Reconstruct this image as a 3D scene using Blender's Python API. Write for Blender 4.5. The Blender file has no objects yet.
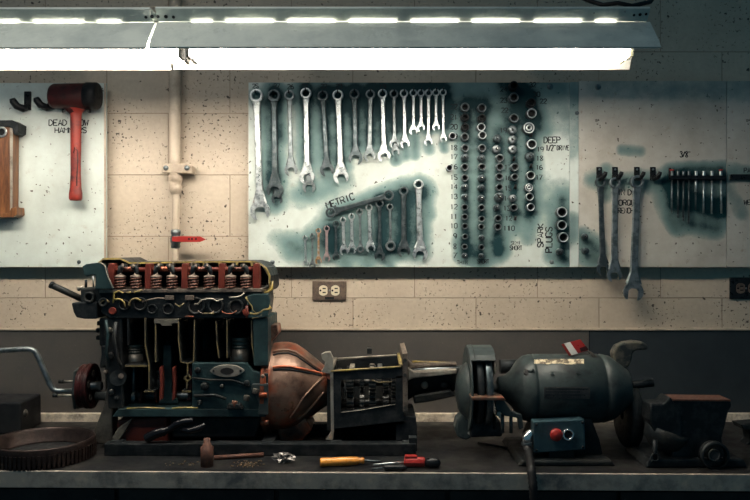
import bpy, bmesh, math, random
import numpy as np
from mathutils import Vector, Matrix
PI = math.pi
random.seed(7)
sc = bpy.context.scene
COL = sc.collection

# ---------------------------------------------------------------- camera
CAMZ, CAMD = 1.51, 2.475            # camera height, distance from the wall
cd = bpy.data.cameras.new('camera')
cam = bpy.data.objects.new('camera', cd)
COL.objects.link(cam)
cam.location = (0, -CAMD, CAMZ)
cam.rotation_euler = (PI/2, 0, 0)
cd.sensor_width = 36.0
cd.lens = 36.0
sc.camera = cam

# ---------------------------------------------------------------- world, exposure
sc.view_settings.view_transform = 'Standard'
sc.view_settings.look = 'None'
sc.view_settings.exposure = 0.0
sc.view_settings.gamma = 1.0
sc.view_settings.use_curve_mapping = False
w = bpy.data.worlds.new('world'); sc.world = w; w.use_nodes = True
bg = w.node_tree.nodes['Background']
bg.inputs[0].default_value = (0.13, 0.40, 0.56, 1)
bg.inputs[1].default_value = 0.17
TUBE_POWER = 30.0
TUBE_COLOR = (1.0, 0.90, 0.765)

ld = bpy.data.lights.new('ceiling_lamp', 'AREA'); ld.shape = 'RECTANGLE'; ld.size = 1.2; ld.size_y = .15
ld.energy = 9; ld.color = (1.0, .93, .84)
lo_ = bpy.data.objects.new('ceiling_lamp', ld); COL.objects.link(lo_)
lo_.location = (-.75, -1.25, 2.68); lo_.rotation_euler = (0, 0, 0)     # a ceiling light of the room, in front of the bench

# ---------------------------------------------------------------- helpers
def P(px, py, Y):
    d = CAMD + Y
    return Vector(((px-375)*d/750, Y, CAMZ-(py-250)*d/750))
def S(n, Y):
    return n*(CAMD+Y)/750

def empty(name, loc, label=None, cat=None, group=None):
    o = bpy.data.objects.new(name, None); COL.objects.link(o)
    o.empty_display_size = .05
    o.location = loc
    if label: tag(o, label, cat, group)
    return o
def tag(o, label, cat, group=None):
    o['label'] = label
    if cat: o['category'] = cat
    if group: o['group'] = group
    return o
def origin_of(o):
    v = Vector((0, 0, 0))
    while o is not None:
        v += o.location; o = o.parent
    return v

class MB:
    def __init__(s):
        s.v = []; s.f = []; s.sm = []
    def add(s, vs, fs, smooth=False):
        n = len(s.v)
        s.v += [Vector(a) for a in vs]
        s.f += [tuple(i+n for i in f) for f in fs]
        s.sm += [smooth]*len(fs)
        return s
    def box(s, c, size, rot=None):
        c = Vector(c); hx, hy, hz = [a/2 for a in size]
        vs = [Vector((x, y, z)) for x in (-hx, hx) for y in (-hy, hy) for z in (-hz, hz)]
        if rot is not None: vs = [rot @ a for a in vs]
        return s.add([c+a for a in vs], [(0,1,3,2),(4,6,7,5),(0,4,5,1),(2,3,7,6),(0,2,6,4),(1,5,7,3)])
    def bb(s, x0, x1, y0, y1, z0, z1):
        return s.box(((x0+x1)/2, (y0+y1)/2, (z0+z1)/2), (abs(x1-x0), abs(y1-y0), abs(z1-z0)))
    def prism(s, pts, dvec, smooth=False):
        """pts: 3D polygon, extruded by dvec"""
        pts = [Vector(p) for p in pts]; n = len(pts); d = Vector(dvec)
        s.add(pts+[p+d for p in pts], [tuple(range(n)), tuple(range(2*n-1, n-1, -1))])
        k = len(s.v)-2*n
        s.f += [(k+i, k+n+i, k+n+(i+1) % n, k+(i+1) % n) for i in range(n)]; s.sm += [smooth]*n
        return s
    def pp(s, pts, Y0, Y1):
        """polygon given as seen on the plane Y0, extruded straight back to Y1"""
        return s.prism([P(a, b, Y0) for a, b in pts], (0, Y1-Y0, 0))
    def frame(s, ax):
        ax = Vector(ax).normalized()
        u = ax.orthogonal().normalized(); w_ = ax.cross(u)
        return ax, u, w_
    def lathe(s, prof, o, ax, seg=24, a0=0, a1=2*PI, smooth=True, up=None, sq=1.0):
        """prof: (t along the axis, radius)"""
        ax, u, w_ = s.frame(ax)
        if up is not None:
            u = Vector(up).normalized(); w_ = ax.cross(u)
        o = Vector(o); full = abs(a1-a0-2*PI) < 1e-6
        m = seg if full else seg+1
        vs = []
        for t, r in prof:
            for i in range(m):
                a = a0+(a1-a0)*i/seg
                vs.append(o+ax*t+u*math.cos(a)*r+w_*math.sin(a)*r*sq)
        fs = []
        for j in range(len(prof)-1):
            for i in range(seg):
                i2 = (i+1) % m
                fs.append((j*m+i, j*m+i2, (j+1)*m+i2, (j+1)*m+i))
        return s.add(vs, fs, smooth)
    def cyl(s, p0, p1, r0, r1=None, seg=14):
        p0 = Vector(p0); p1 = Vector(p1); r1 = r0 if r1 is None else r1
        L = (p1-p0).length
        e = 1e-5
        s.lathe([(0, 0.0), (0, r0)], p0, p1-p0, seg, smooth=False)
        s.lathe([(0, r0), (L, r1)], p0, p1-p0, seg)
        s.lathe([(L, r1), (L, 0.0)], p0, p1-p0, seg, smooth=False)
        return s
    def ring(s, o, ax, ro, ri, L, seg=20):
        """hollow cylinder starting at o along ax"""
        b = min(.12*(ro-ri), L*.2)
        s.lathe([(0, ri), (0, ro-b), (b, ro), (L-b, ro), (L, ro-b), (L, ri), (0, ri)], o, ax, seg)
        return s
    def tube(s, path, r, seg=8, caps=True):
        path = [Vector(p) for p in path]; n = len(path)
        rs = r if isinstance(r, (list, tuple)) else [r]*n
        t0 = (path[1]-path[0]).normalized(); u = t0.orthogonal().normalized()
        vs = []
        for i in range(n):
            t = (path[min(i+1, n-1)]-path[max(i-1, 0)]).normalized()
            u = (u-t*u.dot(t)).normalized(); w_ = t.cross(u)
            for k in range(seg):
                a = 2*PI*k/seg
                vs.append(path[i]+(u*math.cos(a)+w_*math.sin(a))*rs[i])
        fs = [(i*seg+k, i*seg+(k+1) % seg, (i+1)*seg+(k+1) % seg, (i+1)*seg+k) for i in range(n-1) for k in range(seg)]
        s.add(vs, fs, True)
        if caps:
            k = len(s.v)-n*seg
            s.f += [tuple(range(k+seg-1, k-1, -1)), tuple(range(k+(n-1)*seg, k+n*seg))]; s.sm += [False]*2
        return s
    def strip(s, pts, Y0, Y1, th):
        """an open line of pixel points on plane Y0 made into a plate of thickness th"""
        q = [P(a, b, Y0) for a, b in pts]
        return s.strip3(q, (0, Y1-Y0, 0), th)
    def strip3(s, q, dvec, th):
        d = Vector(dvec); dn = d.normalized(); n = len(q); up = []; lo = []
        for i in range(n):
            t = (q[min(i+1, n-1)]-q[max(i-1, 0)]).normalized(); nn = t.cross(dn)
            up.append(q[i]+nn*th/2); lo.append(q[i]-nn*th/2)
        for i in range(n-1):
            s.prism([lo[i], lo[i+1], up[i+1], up[i]], d)
        return s
    def build(s, name, m, parent=None, bevel=0, seg=2, merge=True, angle=40):
        o0 = origin_of(parent) if parent else Vector((0, 0, 0))
        me = bpy.data.meshes.new(name)
        me.from_pydata([tuple(a-o0) for a in s.v], [], s.f)
        me.polygons.foreach_set('use_smooth', s.sm)
        if merge:
            bm = bmesh.new(); bm.from_mesh(me)
            bmesh.ops.remove_doubles(bm, verts=bm.verts, dist=1e-5)
            bmesh.ops.recalc_face_normals(bm, faces=bm.faces)
            bm.to_mesh(me); bm.free()
        me.materials.append(m)
        o = bpy.data.objects.new(name, me); COL.objects.link(o)
        if parent: o.parent = parent
        if bevel:
            b = o.modifiers.new('bevel', 'BEVEL'); b.width = bevel; b.segments = seg
            b.limit_method = 'ANGLE'; b.angle_limit = math.radians(angle)
        return o

def alone(mb, name, m, label, cat, group=None, loc=None, **k):
    """a thing that is one mesh, its origin at loc (else at the mean of its points)"""
    if loc is None:
        loc = sum(mb.v, Vector((0, 0, 0)))/len(mb.v)
    e = bpy.data.objects.new('tmp', None); e.location = loc
    o = mb.build(name, m, e, **k)
    o.parent = None; o.location = loc
    bpy.data.objects.remove(e)
    return tag(o, label, cat, group)

# ---------------------------------------------------------------- materials
def newmat(name):
    m = bpy.data.materials.new(name); m.use_nodes = True
    return m, m.node_tree.nodes, m.node_tree.links, m.node_tree.nodes['Principled BSDF']
def ramp(N, L, src, a, b, ca=(0,0,0,1), cb=(1,1,1,1)):
    r = N.new('ShaderNodeValToRGB'); r.color_ramp.elements[0].position = a; r.color_ramp.elements[1].position = b
    r.color_ramp.elements[0].color = ca; r.color_ramp.elements[1].color = cb
    L.new(src, r.inputs[0]); return r.outputs[0]
def noise(N, L, scale, detail=4, rough=.6, co=None):
    n = N.new('ShaderNodeTexNoise'); n.inputs['Scale'].default_value = scale
    n.inputs['Detail'].default_value = detail; n.inputs['Roughness'].default_value = rough
    if co is not None: L.new(co, n.inputs['Vector'])
    return n.outputs[0]
def mixc(N, L, f, a, b, mode='MIX'):
    x = N.new('ShaderNodeMix'); x.data_type = 'RGBA'; x.blend_type = mode
    for sock, val in ((x.inputs[0], f), (x.inputs[6], a), (x.inputs[7], b)):
        if hasattr(val, 'is_output'): L.new(val, sock)
        elif isinstance(val, (int, float)): sock.default_value = val
        else: sock.default_value = (*val, 1) if len(val) == 3 else val
    return x.outputs[2]
def mat(name, c, rough=.5, metal=0., c2=None, scale=30., lo=.45, hi=.62, bump=.0, bscale=200., dirt=None, dscale=9., coat=0.):
    m, N, L, B = newmat(name)
    tc = N.new('ShaderNodeTexCoord').outputs['Object']
    col = None
    if c2 is not None:
        f = ramp(N, L, noise(N, L, scale, 6, .65, tc), lo, hi)
        col = mixc(N, L, f, c, c2)
    if dirt is not None:
        f = ramp(N, L, noise(N, L, dscale, 8, .7, tc), .48, .66)
        col = mixc(N, L, f, col if col is not None else c, dirt)
    if col is not None: L.new(col, B.inputs['Base Color'])
    else: B.inputs['Base Color'].default_value = (*c, 1)
    B.inputs['Metallic'].default_value = metal
    n = noise(N, L, scale*2.3, 5, .6, tc)
    mr = N.new('ShaderNodeMapRange'); L.new(n, mr.inputs[0])
    mr.inputs[1].default_value = .3; mr.inputs[2].default_value = .7
    mr.inputs[3].default_value = max(.05, rough-.12); mr.inputs[4].default_value = min(1, rough+.12)
    L.new(mr.outputs[0], B.inputs['Roughness'])
    if max(c) < .14: B.inputs['Specular IOR Level'].default_value = .28
    if coat: B.inputs['Coat Weight'].default_value = coat
    if bump:
        b = N.new('ShaderNodeBump'); b.inputs['Strength'].default_value = bump; b.inputs['Distance'].default_value = .002
        L.new(noise(N, L, bscale, 4, .6, tc), b.inputs['Height']); L.new(b.outputs[0], B.inputs['Normal'])
    return m

M = {}
M['iron'] = mat('black_iron', (.012,.016,.019), .5, .5, (.035,.038,.04), 25, bump=.3, bscale=90)
M['cast'] = mat('dark_casting', (.013,.018,.021), .55, .3, (.03,.03,.027), 20, bump=.5, bscale=120, dirt=(.008,.008,.01))
M['teal'] = mat('teal_paint', (.012,.030,.034), .5, .0, (.022,.05,.054), 14, bump=.2, bscale=150, dirt=(.006,.010,.012))
M['boxteal'] = mat('teal_box_paint', (.028,.062,.078), .45, .0, (.038,.08,.095), 14, dirt=(.012,.02,.024))
M['grteal'] = mat('grey_green_paint', (.040,.052,.052), .42, .0, (.028,.04,.042), 12, bump=.15, bscale=120, dirt=(.014,.018,.02), dscale=14)
M['greypaint'] = mat('grey_casting', (.13,.12,.10), .5, .3, (.06,.055,.05), 18, bump=.4, bscale=120)
M['red'] = mat('red_paint', (.13,.026,.017), .42, .0, (.10,.02,.015), 26, bump=.2, bscale=160)
M['dkred'] = mat('dark_red_paint', (.055,.010,.010), .45, 0, (.022,.009,.009), 26, bump=.2)
M['spring'] = mat('brown_spring_steel', (.16,.07,.05), .4, .5, (.08,.035,.03), 60)
M['cap'] = mat('brown_cap', (.2,.16,.13), .42, .5, (.09,.07,.06), 60)
M['yellow'] = mat('yellow_edge_paint', (.46,.34,.08), .5, 0, (.26,.2,.09), 45, lo=.4, hi=.6, dirt=(.06,.045,.03), dscale=30)
M['dullyellow'] = mat('worn_yellow_edge_paint', (.20,.15,.055), .55, 0, (.10,.08,.05), 45, lo=.4, hi=.6, dirt=(.03,.025,.02), dscale=30)
M['copper'] = mat('rusty_bell_casting', (.21,.13,.095), .38, .55, (.30,.07,.03), 9, lo=.47, hi=.6, bump=.35, bscale=70, dirt=(.05,.022,.018), dscale=11)
M['orange'] = mat('orange_rust_paint', (.52,.12,.05), .4, .1, (.24,.10,.07), 22, lo=.48, hi=.66)
M['alu'] = mat('worn_aluminium', (.42,.38,.32), .4, .6, (.22,.19,.16), 22, bump=.2, bscale=150)
M['steel'] = mat('bright_steel', (.60,.64,.65), .36, .88, (.22,.25,.26), 55, lo=.47, hi=.66, bump=.15, bscale=120)
M['midsteel'] = mat('dull_steel', (.25,.28,.29), .4, .85, (.12,.145,.15), 45)
M['greasy'] = mat('greasy_steel', (.09,.09,.085), .35, .85, (.04,.04,.04), 45)
M['darksteel'] = mat('dark_steel', (.065,.085,.092), .38, .8, (.12,.14,.15), 40)
M['chrome'] = mat('chrome', (.85,.88,.88), .22, .95)
M['bore'] = mat('black_bore', (.006,.006,.007), .6)
M['rust'] = mat('rust_tinted_steel', (.42,.24,.12), .45, .6, (.5,.42,.38), 70)
M['pinksteel'] = mat('pinkish_steel', (.45,.33,.33), .42, .7, (.3,.26,.26), 60)
M['plastic'] = mat('black_plastic', (.008,.009,.011), .32)
M['rubber'] = mat('black_rubber', (.009,.009,.01), .55)
M['gloss'] = mat('glossy_black', (.006,.006,.008), .18)
M['hammer'] = mat('red_urethane', (.30,.03,.018), .42, 0, (.13,.016,.014), 18, dirt=(.05,.01,.01), dscale=16)
M['redplastic'] = mat('red_plastic', (.33,.022,.018), .35)
M['ink'] = mat('marker_ink', (.012,.016,.02), .6)
M['brown'] = mat('brown_painted_plate', (.18,.13,.10), .4, .2, (.11,.08,.065), 60)
M['cream'] = mat('cream_plastic', (.78,.70,.52), .35)
M['hood'] = mat('grey_green_enamel', (.60,.65,.60), .34, 0, (.50,.55,.52), 8, bump=.04, bscale=30, dirt=(.40,.45,.43), dscale=5)
M['reflector'] = mat('white_enamel', (.75,.75,.7), .4)
M['pipe'] = mat('cream_pipe_paint', (.56,.47,.37), .5, 0, (.48,.39,.30), 12, bump=.15, bscale=60, dirt=(.33,.26,.2), dscale=8)
M['worktop'] = mat('greasy_steel_worktop', (.012,.013,.015), .42, .25, (.05,.047,.043), 9, lo=.46, hi=.7, bump=.25, bscale=40, dirt=(.018,.02,.022), dscale=5)
M['lip'] = mat('worn_steel_edge', (.38,.335,.285), .5, .2, (.58,.47,.36), 26, lo=.50, hi=.74, bump=.4, bscale=150, dirt=(.13,.125,.12), dscale=11)
M['cabinet'] = mat('dark_cabinet_paint', (.012,.013,.016), .5, 0, (.03,.03,.03), 7)
M['lightwood'] = mat('pale_ledge_paint', (.80,.70,.56), .6, 0, (.60,.50,.39), 16, dirt=(.22,.17,.13), dscale=18)
M['orangewood'] = mat('varnished_handle', (.75,.30,.04), .32, 0, (.55,.2,.03), 40, coat=.5)
M['foil'] = mat('crumpled_film', (.14,.13,.12), .25, .3, (.2,.18,.17), 40)
M['shaving'] = mat('metal_shavings', (.55,.42,.28), .3, .8, (.3,.2,.12), 60)
M['labelpaper'] = mat('peeling_label', (.62,.52,.35), .6, 0, (.12,.09,.06), 60, lo=.46, hi=.54)
M['nameplate'] = mat('motor_nameplate', (.06,.055,.055), .35, .5, (.09,.08,.075), 60)
M['white'] = mat('white_card', (.75,.72,.66), .5)
M['copperwire'] = mat('copper', (.5,.2,.08), .35, .9)
M['darkrim'] = mat('brown_steel_rim', (.020,.013,.012), .42, .5, (.04,.026,.022), 30, bump=.3)
M['rustybrown'] = mat('rusty_brown_steel', (.09,.045,.035), .6, .2, (.14,.06,.04), 60, bump=.4)
M['concrete'] = mat('concrete_floor', (.16,.155,.15), .7, 0, (.11,.11,.11), 4, bump=.2)

# the spotted brown hook casting, wood body
M['mottled'] = mat('mottled_casting', (.11,.10,.08), .5, .2, (.035,.04,.04), 30, lo=.46, hi=.56, bump=.4, bscale=100)
def wood():
    m, N, L, B = newmat('brown_wood')
    tc = N.new('ShaderNodeTexCoord').outputs['Object']
    mp = N.new('ShaderNodeMapping'); L.new(tc, mp.inputs[0]); mp.inputs['Scale'].default_value = (14, 14, 2.2)
    mp.inputs['Rotation'].default_value = (0, .5, 0)
    n = noise(N, L, 2.2, 8, .7, mp.outputs[0])
    c = ramp(N, L, n, .38, .62, (.09,.03,.012,1), (.30,.125,.045,1))
    L.new(c, B.inputs['Base Color']); B.inputs['Roughness'].default_value = .42
    return m
M['wood'] = wood()

def wall_mat():
    m, N, L, B = newmat('painted_block_wall')
    tc = N.new('ShaderNodeTexCoord').outputs['Object']
    sp = N.new('ShaderNodeSeparateXYZ'); L.new(tc, sp.inputs[0])
    def math_(op, a, b=None):
        n = N.new('ShaderNodeMath'); n.operation = op
        for i, v in enumerate((a, b)):
            if v is None: continue
            if hasattr(v, 'is_output'): L.new(v, n.inputs[i])
            else: n.inputs[i].default_value = v
        return n.outputs[0]
    cb = N.new('ShaderNodeCombineXYZ')
    L.new(math_('SUBTRACT', sp.outputs[0], .739), cb.inputs[0])
    L.new(math_('SUBTRACT', sp.outputs[2], 1.3516), cb.inputs[1])
    br = N.new('ShaderNodeTexBrick'); L.new(cb.outputs[0], br.inputs[0])
    br.inputs['Scale'].default_value = 1; br.inputs['Brick Width'].default_value = .406
    br.inputs['Row Height'].default_value = .203; br.inputs['Mortar Size'].default_value = .0022
    br.inputs['Mortar Smooth'].default_value = .6; br.offset = .5
    br.inputs['Color1'].default_value = (.60,.51,.405,1); br.inputs['Color2'].default_value = (.56,.47,.37,1)
    br.inputs['Mortar'].default_value = (.30,.225,.165,1)
    # blotches and pits
    f = ramp(N, L, noise(N, L, 3.2, 9, .7, tc), .42, .72)
    c = mixc(N, L, f, br.outputs[0], (.44,.365,.285))
    f1 = ramp(N, L, noise(N, L, 70, 3, .6, tc), .35, .7)
    c = mixc(N, L, math_('MULTIPLY', f1, .35), c, (.42,.33,.25))
    gate = ramp(N, L, noise(N, L, 4.5, 3, .5, tc), .42, .58)
    pit = ramp(N, L, noise(N, L, 105, 2.5, .5, tc), .61, .655)
    pit2 = ramp(N, L, noise(N, L, 42, 3, .5, tc), .675, .70)
    pits = math_('MAXIMUM', math_('MULTIPLY', pit, gate), pit2)
    c = mixc(N, L, pits, c, (.075,.055,.045))
    L.new(c, B.inputs['Base Color']); B.inputs['Roughness'].default_value = .55
    h = math_('SUBTRACT', math_('MULTIPLY', noise(N, L, 60, 5, .6, tc), .35), br.outputs[1])
    h = math_('SUBTRACT', h, math_('MULTIPLY', pits, .8))
    b = N.new('ShaderNodeBump'); b.inputs['Strength'].default_value = .5; b.inputs['Distance'].default_value = .003
    L.new(h, b.inputs['Height']); L.new(b.outputs[0], B.inputs['Normal'])
    return m
def board_mat(name='sprayed_white_board', ca=(.66,.73,.69), cb=(.47,.50,.46), g=.35):
    m, N, L, B = newmat(name)
    tc = N.new('ShaderNodeTexCoord').outputs['Object']
    at = N.new('ShaderNodeAttribute'); at.attribute_name = 'spray'
    def math_(op, a, b, c=None):
        n = N.new('ShaderNodeMath'); n.operation = op
        for i, v in enumerate((a, b, c)):
            if v is None: continue
            if hasattr(v, 'is_output'): L.new(v, n.inputs[i])
            else: n.inputs[i].default_value = v
        return n.outputs[0]
    f = ramp(N, L, noise(N, L, 5, 8, .7, tc), .4, .75)
    c = mixc(N, L, f, ca, cb)
    f = ramp(N, L, noise(N, L, 28, 6, .7, tc), .60, .72)
    c = mixc(N, L, math_('MULTIPLY', f, g), c, (.36,.30,.235))
    sp_ = ramp(N, L, noise(N, L, 75, 2, .5, tc), .70, .73)
    c = mixc(N, L, sp_, c, (.10,.09,.08))
    n1 = noise(N, L, 22, 5, .6, tc); n2 = noise(N, L, 700, 2, .5, tc)
    a = math_('MULTIPLY_ADD', math_('SUBTRACT', n1, .5), .5, at.outputs['Fac'])
    a = math_('MULTIPLY_ADD', math_('SUBTRACT', n2, .5), .25, a)
    on = ramp(N, L, at.outputs['Fac'], .02, .12)
    a = math_('MULTIPLY', a, on)
    r = N.new('ShaderNodeValToRGB'); L.new(a, r.inputs[0])
    e = r.color_ramp.elements; e[0].position = .04; e[0].color = (0,0,0,1); e[1].position = .86; e[1].color = (1,1,1,1)
    c = mixc(N, L, r.outputs[0], c, (.004,.032,.039))
    mid = math_('MULTIPLY', r.outputs[0], math_('SUBTRACT', 1.0, r.outputs[0]))
    c = mixc(N, L, math_('MULTIPLY', mid, 2.2), c, (.085,.225,.23))
    L.new(c, B.inputs['Base Color']); B.inputs['Roughness'].default_value = .62; B.inputs['Specular IOR Level'].default_value = .25
    b = N.new('ShaderNodeBump'); b.inputs['Strength'].default_value = .12; b.inputs['Distance'].default_value = .001
    L.new(n1, b.inputs['Height']); L.new(b.outputs[0], B.inputs['Normal'])
    return m
M['wall'] = wall_mat(); M['board'] = board_mat(); M['grimyboard'] = board_mat('grimy_sprayed_board', (.56,.54,.49), (.37,.33,.28), .8)
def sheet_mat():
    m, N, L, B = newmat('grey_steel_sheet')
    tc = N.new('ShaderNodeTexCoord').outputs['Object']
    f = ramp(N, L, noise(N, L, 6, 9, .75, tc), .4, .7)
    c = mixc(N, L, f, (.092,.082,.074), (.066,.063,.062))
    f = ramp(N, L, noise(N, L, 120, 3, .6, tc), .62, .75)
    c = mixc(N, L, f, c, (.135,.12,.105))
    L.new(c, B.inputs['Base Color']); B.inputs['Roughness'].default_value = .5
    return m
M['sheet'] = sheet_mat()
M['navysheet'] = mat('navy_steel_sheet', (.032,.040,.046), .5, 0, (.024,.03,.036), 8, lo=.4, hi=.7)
def emis(name, c, s):
    m, N, L, B = newmat(name)
    B.inputs['Base Color'].default_value = (.8,.8,.8,1)
    B.inputs['Emission Color'].default_value = (*c, 1); B.inputs['Emission Strength'].default_value = s
    return m
M['tube'] = emis('lit_fluorescent_glass', TUBE_COLOR, TUBE_POWER)

# ---------------------------------------------------------------- the setting
def struct(name, mb, m, **k):
    o = mb.build(name, m, **k); o['kind'] = 'structure'; return o
WX = 2.4
struct('wall_back', MB().bb(-WX, WX, 0, .2, 0, 2.75), M['wall'])
struct('floor', MB().bb(-WX, WX, -3.6, 0, -.05, 0), M['concrete'])
BT = .95                                    # bench top height
sheet_top = P(0, 329, -.006).z
seam = P(589,0,-.01).x
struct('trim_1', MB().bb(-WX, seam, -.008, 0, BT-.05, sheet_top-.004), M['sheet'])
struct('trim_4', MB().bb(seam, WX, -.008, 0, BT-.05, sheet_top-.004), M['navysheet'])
struct('trim_2', MB().bb(-WX, WX, -.013, 0, sheet_top-.004, sheet_top+.003), M['pipe'], bevel=.001)
# seam cover of the sheet
struct('trim_3', MB().bb(P(589,0,-.01).x, P(589,0,-.01).x+.003, -.0085, -.004, BT, sheet_top-.006), M['iron'])

# ---------------------------------------------------------------- workbench
def bfy(x): return -.590-.016*x             # the front edge of the bench runs very slightly askew
bench = empty('workbench', (0, -.29, 0), 'long greasy dark steel workbench with a worn front edge running along the wall', 'workbench')
def slab(x0, x1, f0, yb, z0, z1):
    return MB().prism([Vector((x0, bfy(x0)+f0, z0)), Vector((x1, bfy(x1)+f0, z0)), Vector((x1, yb if yb > -.2 else bfy(x1)+yb, z0)), Vector((x0, yb if yb > -.2 else bfy(x0)+yb, z0))][::-1], (0, 0, z1-z0))
def slabf(x0, x1, fa, fb, z0, z1):
    return MB().prism([Vector((x0, bfy(x0)+fa, z0)), Vector((x1, bfy(x1)+fa, z0)), Vector((x1, bfy(x1)+fb, z0)), Vector((x0, bfy(x0)+fb, z0))], (0, 0, z1-z0))
slab(-WX, WX, .003, -.030, BT-.03, BT).build('worktop', M['worktop'], bench)
slabf(-WX, WX, -.004, .004, BT-.041, BT+.0012).build('front_edge', M['lip'], bench, bevel=.0015)
MB().bb(-WX, WX, -.031, -.009, BT-.03, BT+.026).build('back_ledge', M['lightwood'], bench, bevel=.002)
slab(-WX, WX, .05, -.02, .10, BT-.032).build('cabinet_body', M['cabinet'], bench)
slab(-WX, WX, .09, -.03, 0, .10).build('plinth', M['cabinet'], bench)
cuts = (-60, 112, 275, 448, 620, 790, 960)
for i in range(6):
    x0 = P(cuts[i], 0, -.58).x+.006; x1 = P(cuts[i+1], 0, -.58).x-.006
    d = slabf(x0, x1, .034, .052, BT-.24, BT-.055).build('drawer_front', M['cabinet'], bench, bevel=.002)
    slabf((x0+x1)/2-.06, (x0+x1)/2+.06, .02, .036, BT-.165, BT-.15).build('drawer_pull', M['midsteel'], d, bevel=.002)

# ---------------------------------------------------------------- light fixture
def fixture(x0, x1, tx0, tx1, dz, label, lit_end):
    f = empty('fluorescent_light', ((x0+x1)/2, -.565, 2.09+dz), label, 'light', 'shop lights over the bench')
    def q(y, z): return Vector((0, y, z+dz))
    def sheet(pts, a, b, name, m, th=.0012):
        mb = MB(); mb.strip3([Vector((a, p.y, p.z)) for p in pts], (b-a, 0, 0), th)
        return mb.build(name, m, f, merge=False)
    # channel with flared front face
    mb = MB()
    mb.prism([Vector((x0, -.603, 2.080+dz)), Vector((x0, -.628, 2.105+dz)), Vector((x0, -.626, 2.1105+dz)), Vector((x0, -.52, 2.1105+dz)), Vector((x0, -.535, 2.080+dz))], (x1-x0-.006, 0, 0))
    ch = mb.build('channel', M['hood'], f, bevel=.002)
    mb = MB().bb(x0, x1, -.595, -.545, 2.035+dz, 2.08+dz); mb.build('ballast_box', M['reflector'], f)
    # front wing: slotted strip by the channel, then the sloping sheet
    a = q(-.603, 2.079); b = q(-.6085, 2.0758); c_ = q(-.668, 2.013); d = q(-.672, 2.006); e = q(-.678, 1.9965)
    mb = MB(); mb.strip3([Vector((x0, p.y, p.z)) for p in (b, c_)], (x1-x0, 0, 0), .0012)
    mb.strip3([Vector((x0, p.y, p.z)) for p in (c_, d, e, q(-.676, 1.9945), q(-.665, 1.996))], (x1-x0, 0, 0), .0014)
    x = x0; per = .147; n = max(1, int((x1-x0)/per)); per = (x1-x0)/n
    for i in range(n+1):          # the bridges between the uplight slots
        cx = x0+i*per; w_ = .018 if 0 < i < n else .085
        lo, hi = max(x0, cx-w_), min(x1, cx+w_)
        mb.strip3([Vector((lo, p.y, p.z)) for p in (a, b)], (hi-lo, 0, 0), .0012)
    mb.build('front_reflector', M['hood'], f, merge=False)
    sheet([q(-.54, 2.076), q(-.468, 2.02), q(-.455, 1.996)], x0, x1, 'rear_reflector', M['reflector'])
    # tubes, caps and holders
    for y, z in ((-.602, 2.0085), (-.548, 2.0115)):
        t = MB(); t.cyl((tx0+.012, y, z+dz), (tx1-.004, y, z+dz), .0185, seg=20)
        t.build('fluorescent_tube', M['tube'], f)
        for xe, s in ((tx0, 1), (tx1, -1)):
            h = MB(); h.bb(min(xe, xe+s*.008), max(xe, xe+s*.008), y-.019, y+.019, z-.020+dz, 2.04+dz)
            h.build('lamp_holder', M['plastic' if abs(xe-XT) < .02 else 'cream'], f, bevel=.002)
    return f, ch
XL = P(155, 0, -.62).x; XT = P(185.5, 0, -.6).x
XR = P(652, 0, -.62).x; XTR = P(630.5, 0, -.6).x
fl, chl = fixture(-1.35, XL-.004, -1.34, XT-.006, -.0015, 'left shop light, its grey hood ending where the two units meet near the cream pipe', 0)
fr, chr_ = fixture(XL+.002, XR, XT+.005, XTR, 0, 'right shop light, the longer visible grey hood ending above the wrench rack', 1)
for ch, dots in ((chr_, ((158,16.5,1.7),(166,16.5,1.9),(173.5,17,1.6),(634,15,1.3),(640,14.5,1.6),(646,14,1.4),(625,11.5,.9),(594,13,.9))), (chl, ((146,17,1.6),(152,16.5,1.8)))):
    for i, (a, b, r) in enumerate(dots):
        Y = -.618-.0015; c = P(a, b, Y)
        for _ in range(8):          # settle on the flared face
            Y = -.603-(c.z-2.080); c = P(a, b, Y)
        n = Vector((0, -1, -1)).normalized()
        MB().cyl(c-n*.002, c+n*.0015, S(r, Y), seg=10).build('knockout', M['iron'] if r > 1 else M['midsteel'], ch)
# arms that carry the lights, hidden behind the hood
for x in (-1.0, -.2, .45):
    f = fl if x < -.7 else fr
    mb = MB(); mb.prism([(x-.015, -.60, 2.111), (x-.015, 0, 2.165), (x-.015, 0, 2.172), (x-.015, -.60, 2.118)], (.03, 0, 0)); mb.bb(x-.015, x+.015, -.006, 0, 2.125, 2.185)
    mb.build('wall_arm', M['iron'], f)
# dark cables lying over the right unit
p = [P(590, 1, -.5), P(603, 5, -.52), P(618, 3, -.54), P(632, 6, -.55), P(650, 2, -.5), P(662, -14, -.42), P(668, -40, -.3), P(670, -60, -.02)]
alone(MB().tube([P(572,-12,-.36), P(580,-3,-.46)]+p, .006, 8), 'power_cable', M['rubber'], 'dark power cable lying along the top of the right light hood', 'cable')
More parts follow.
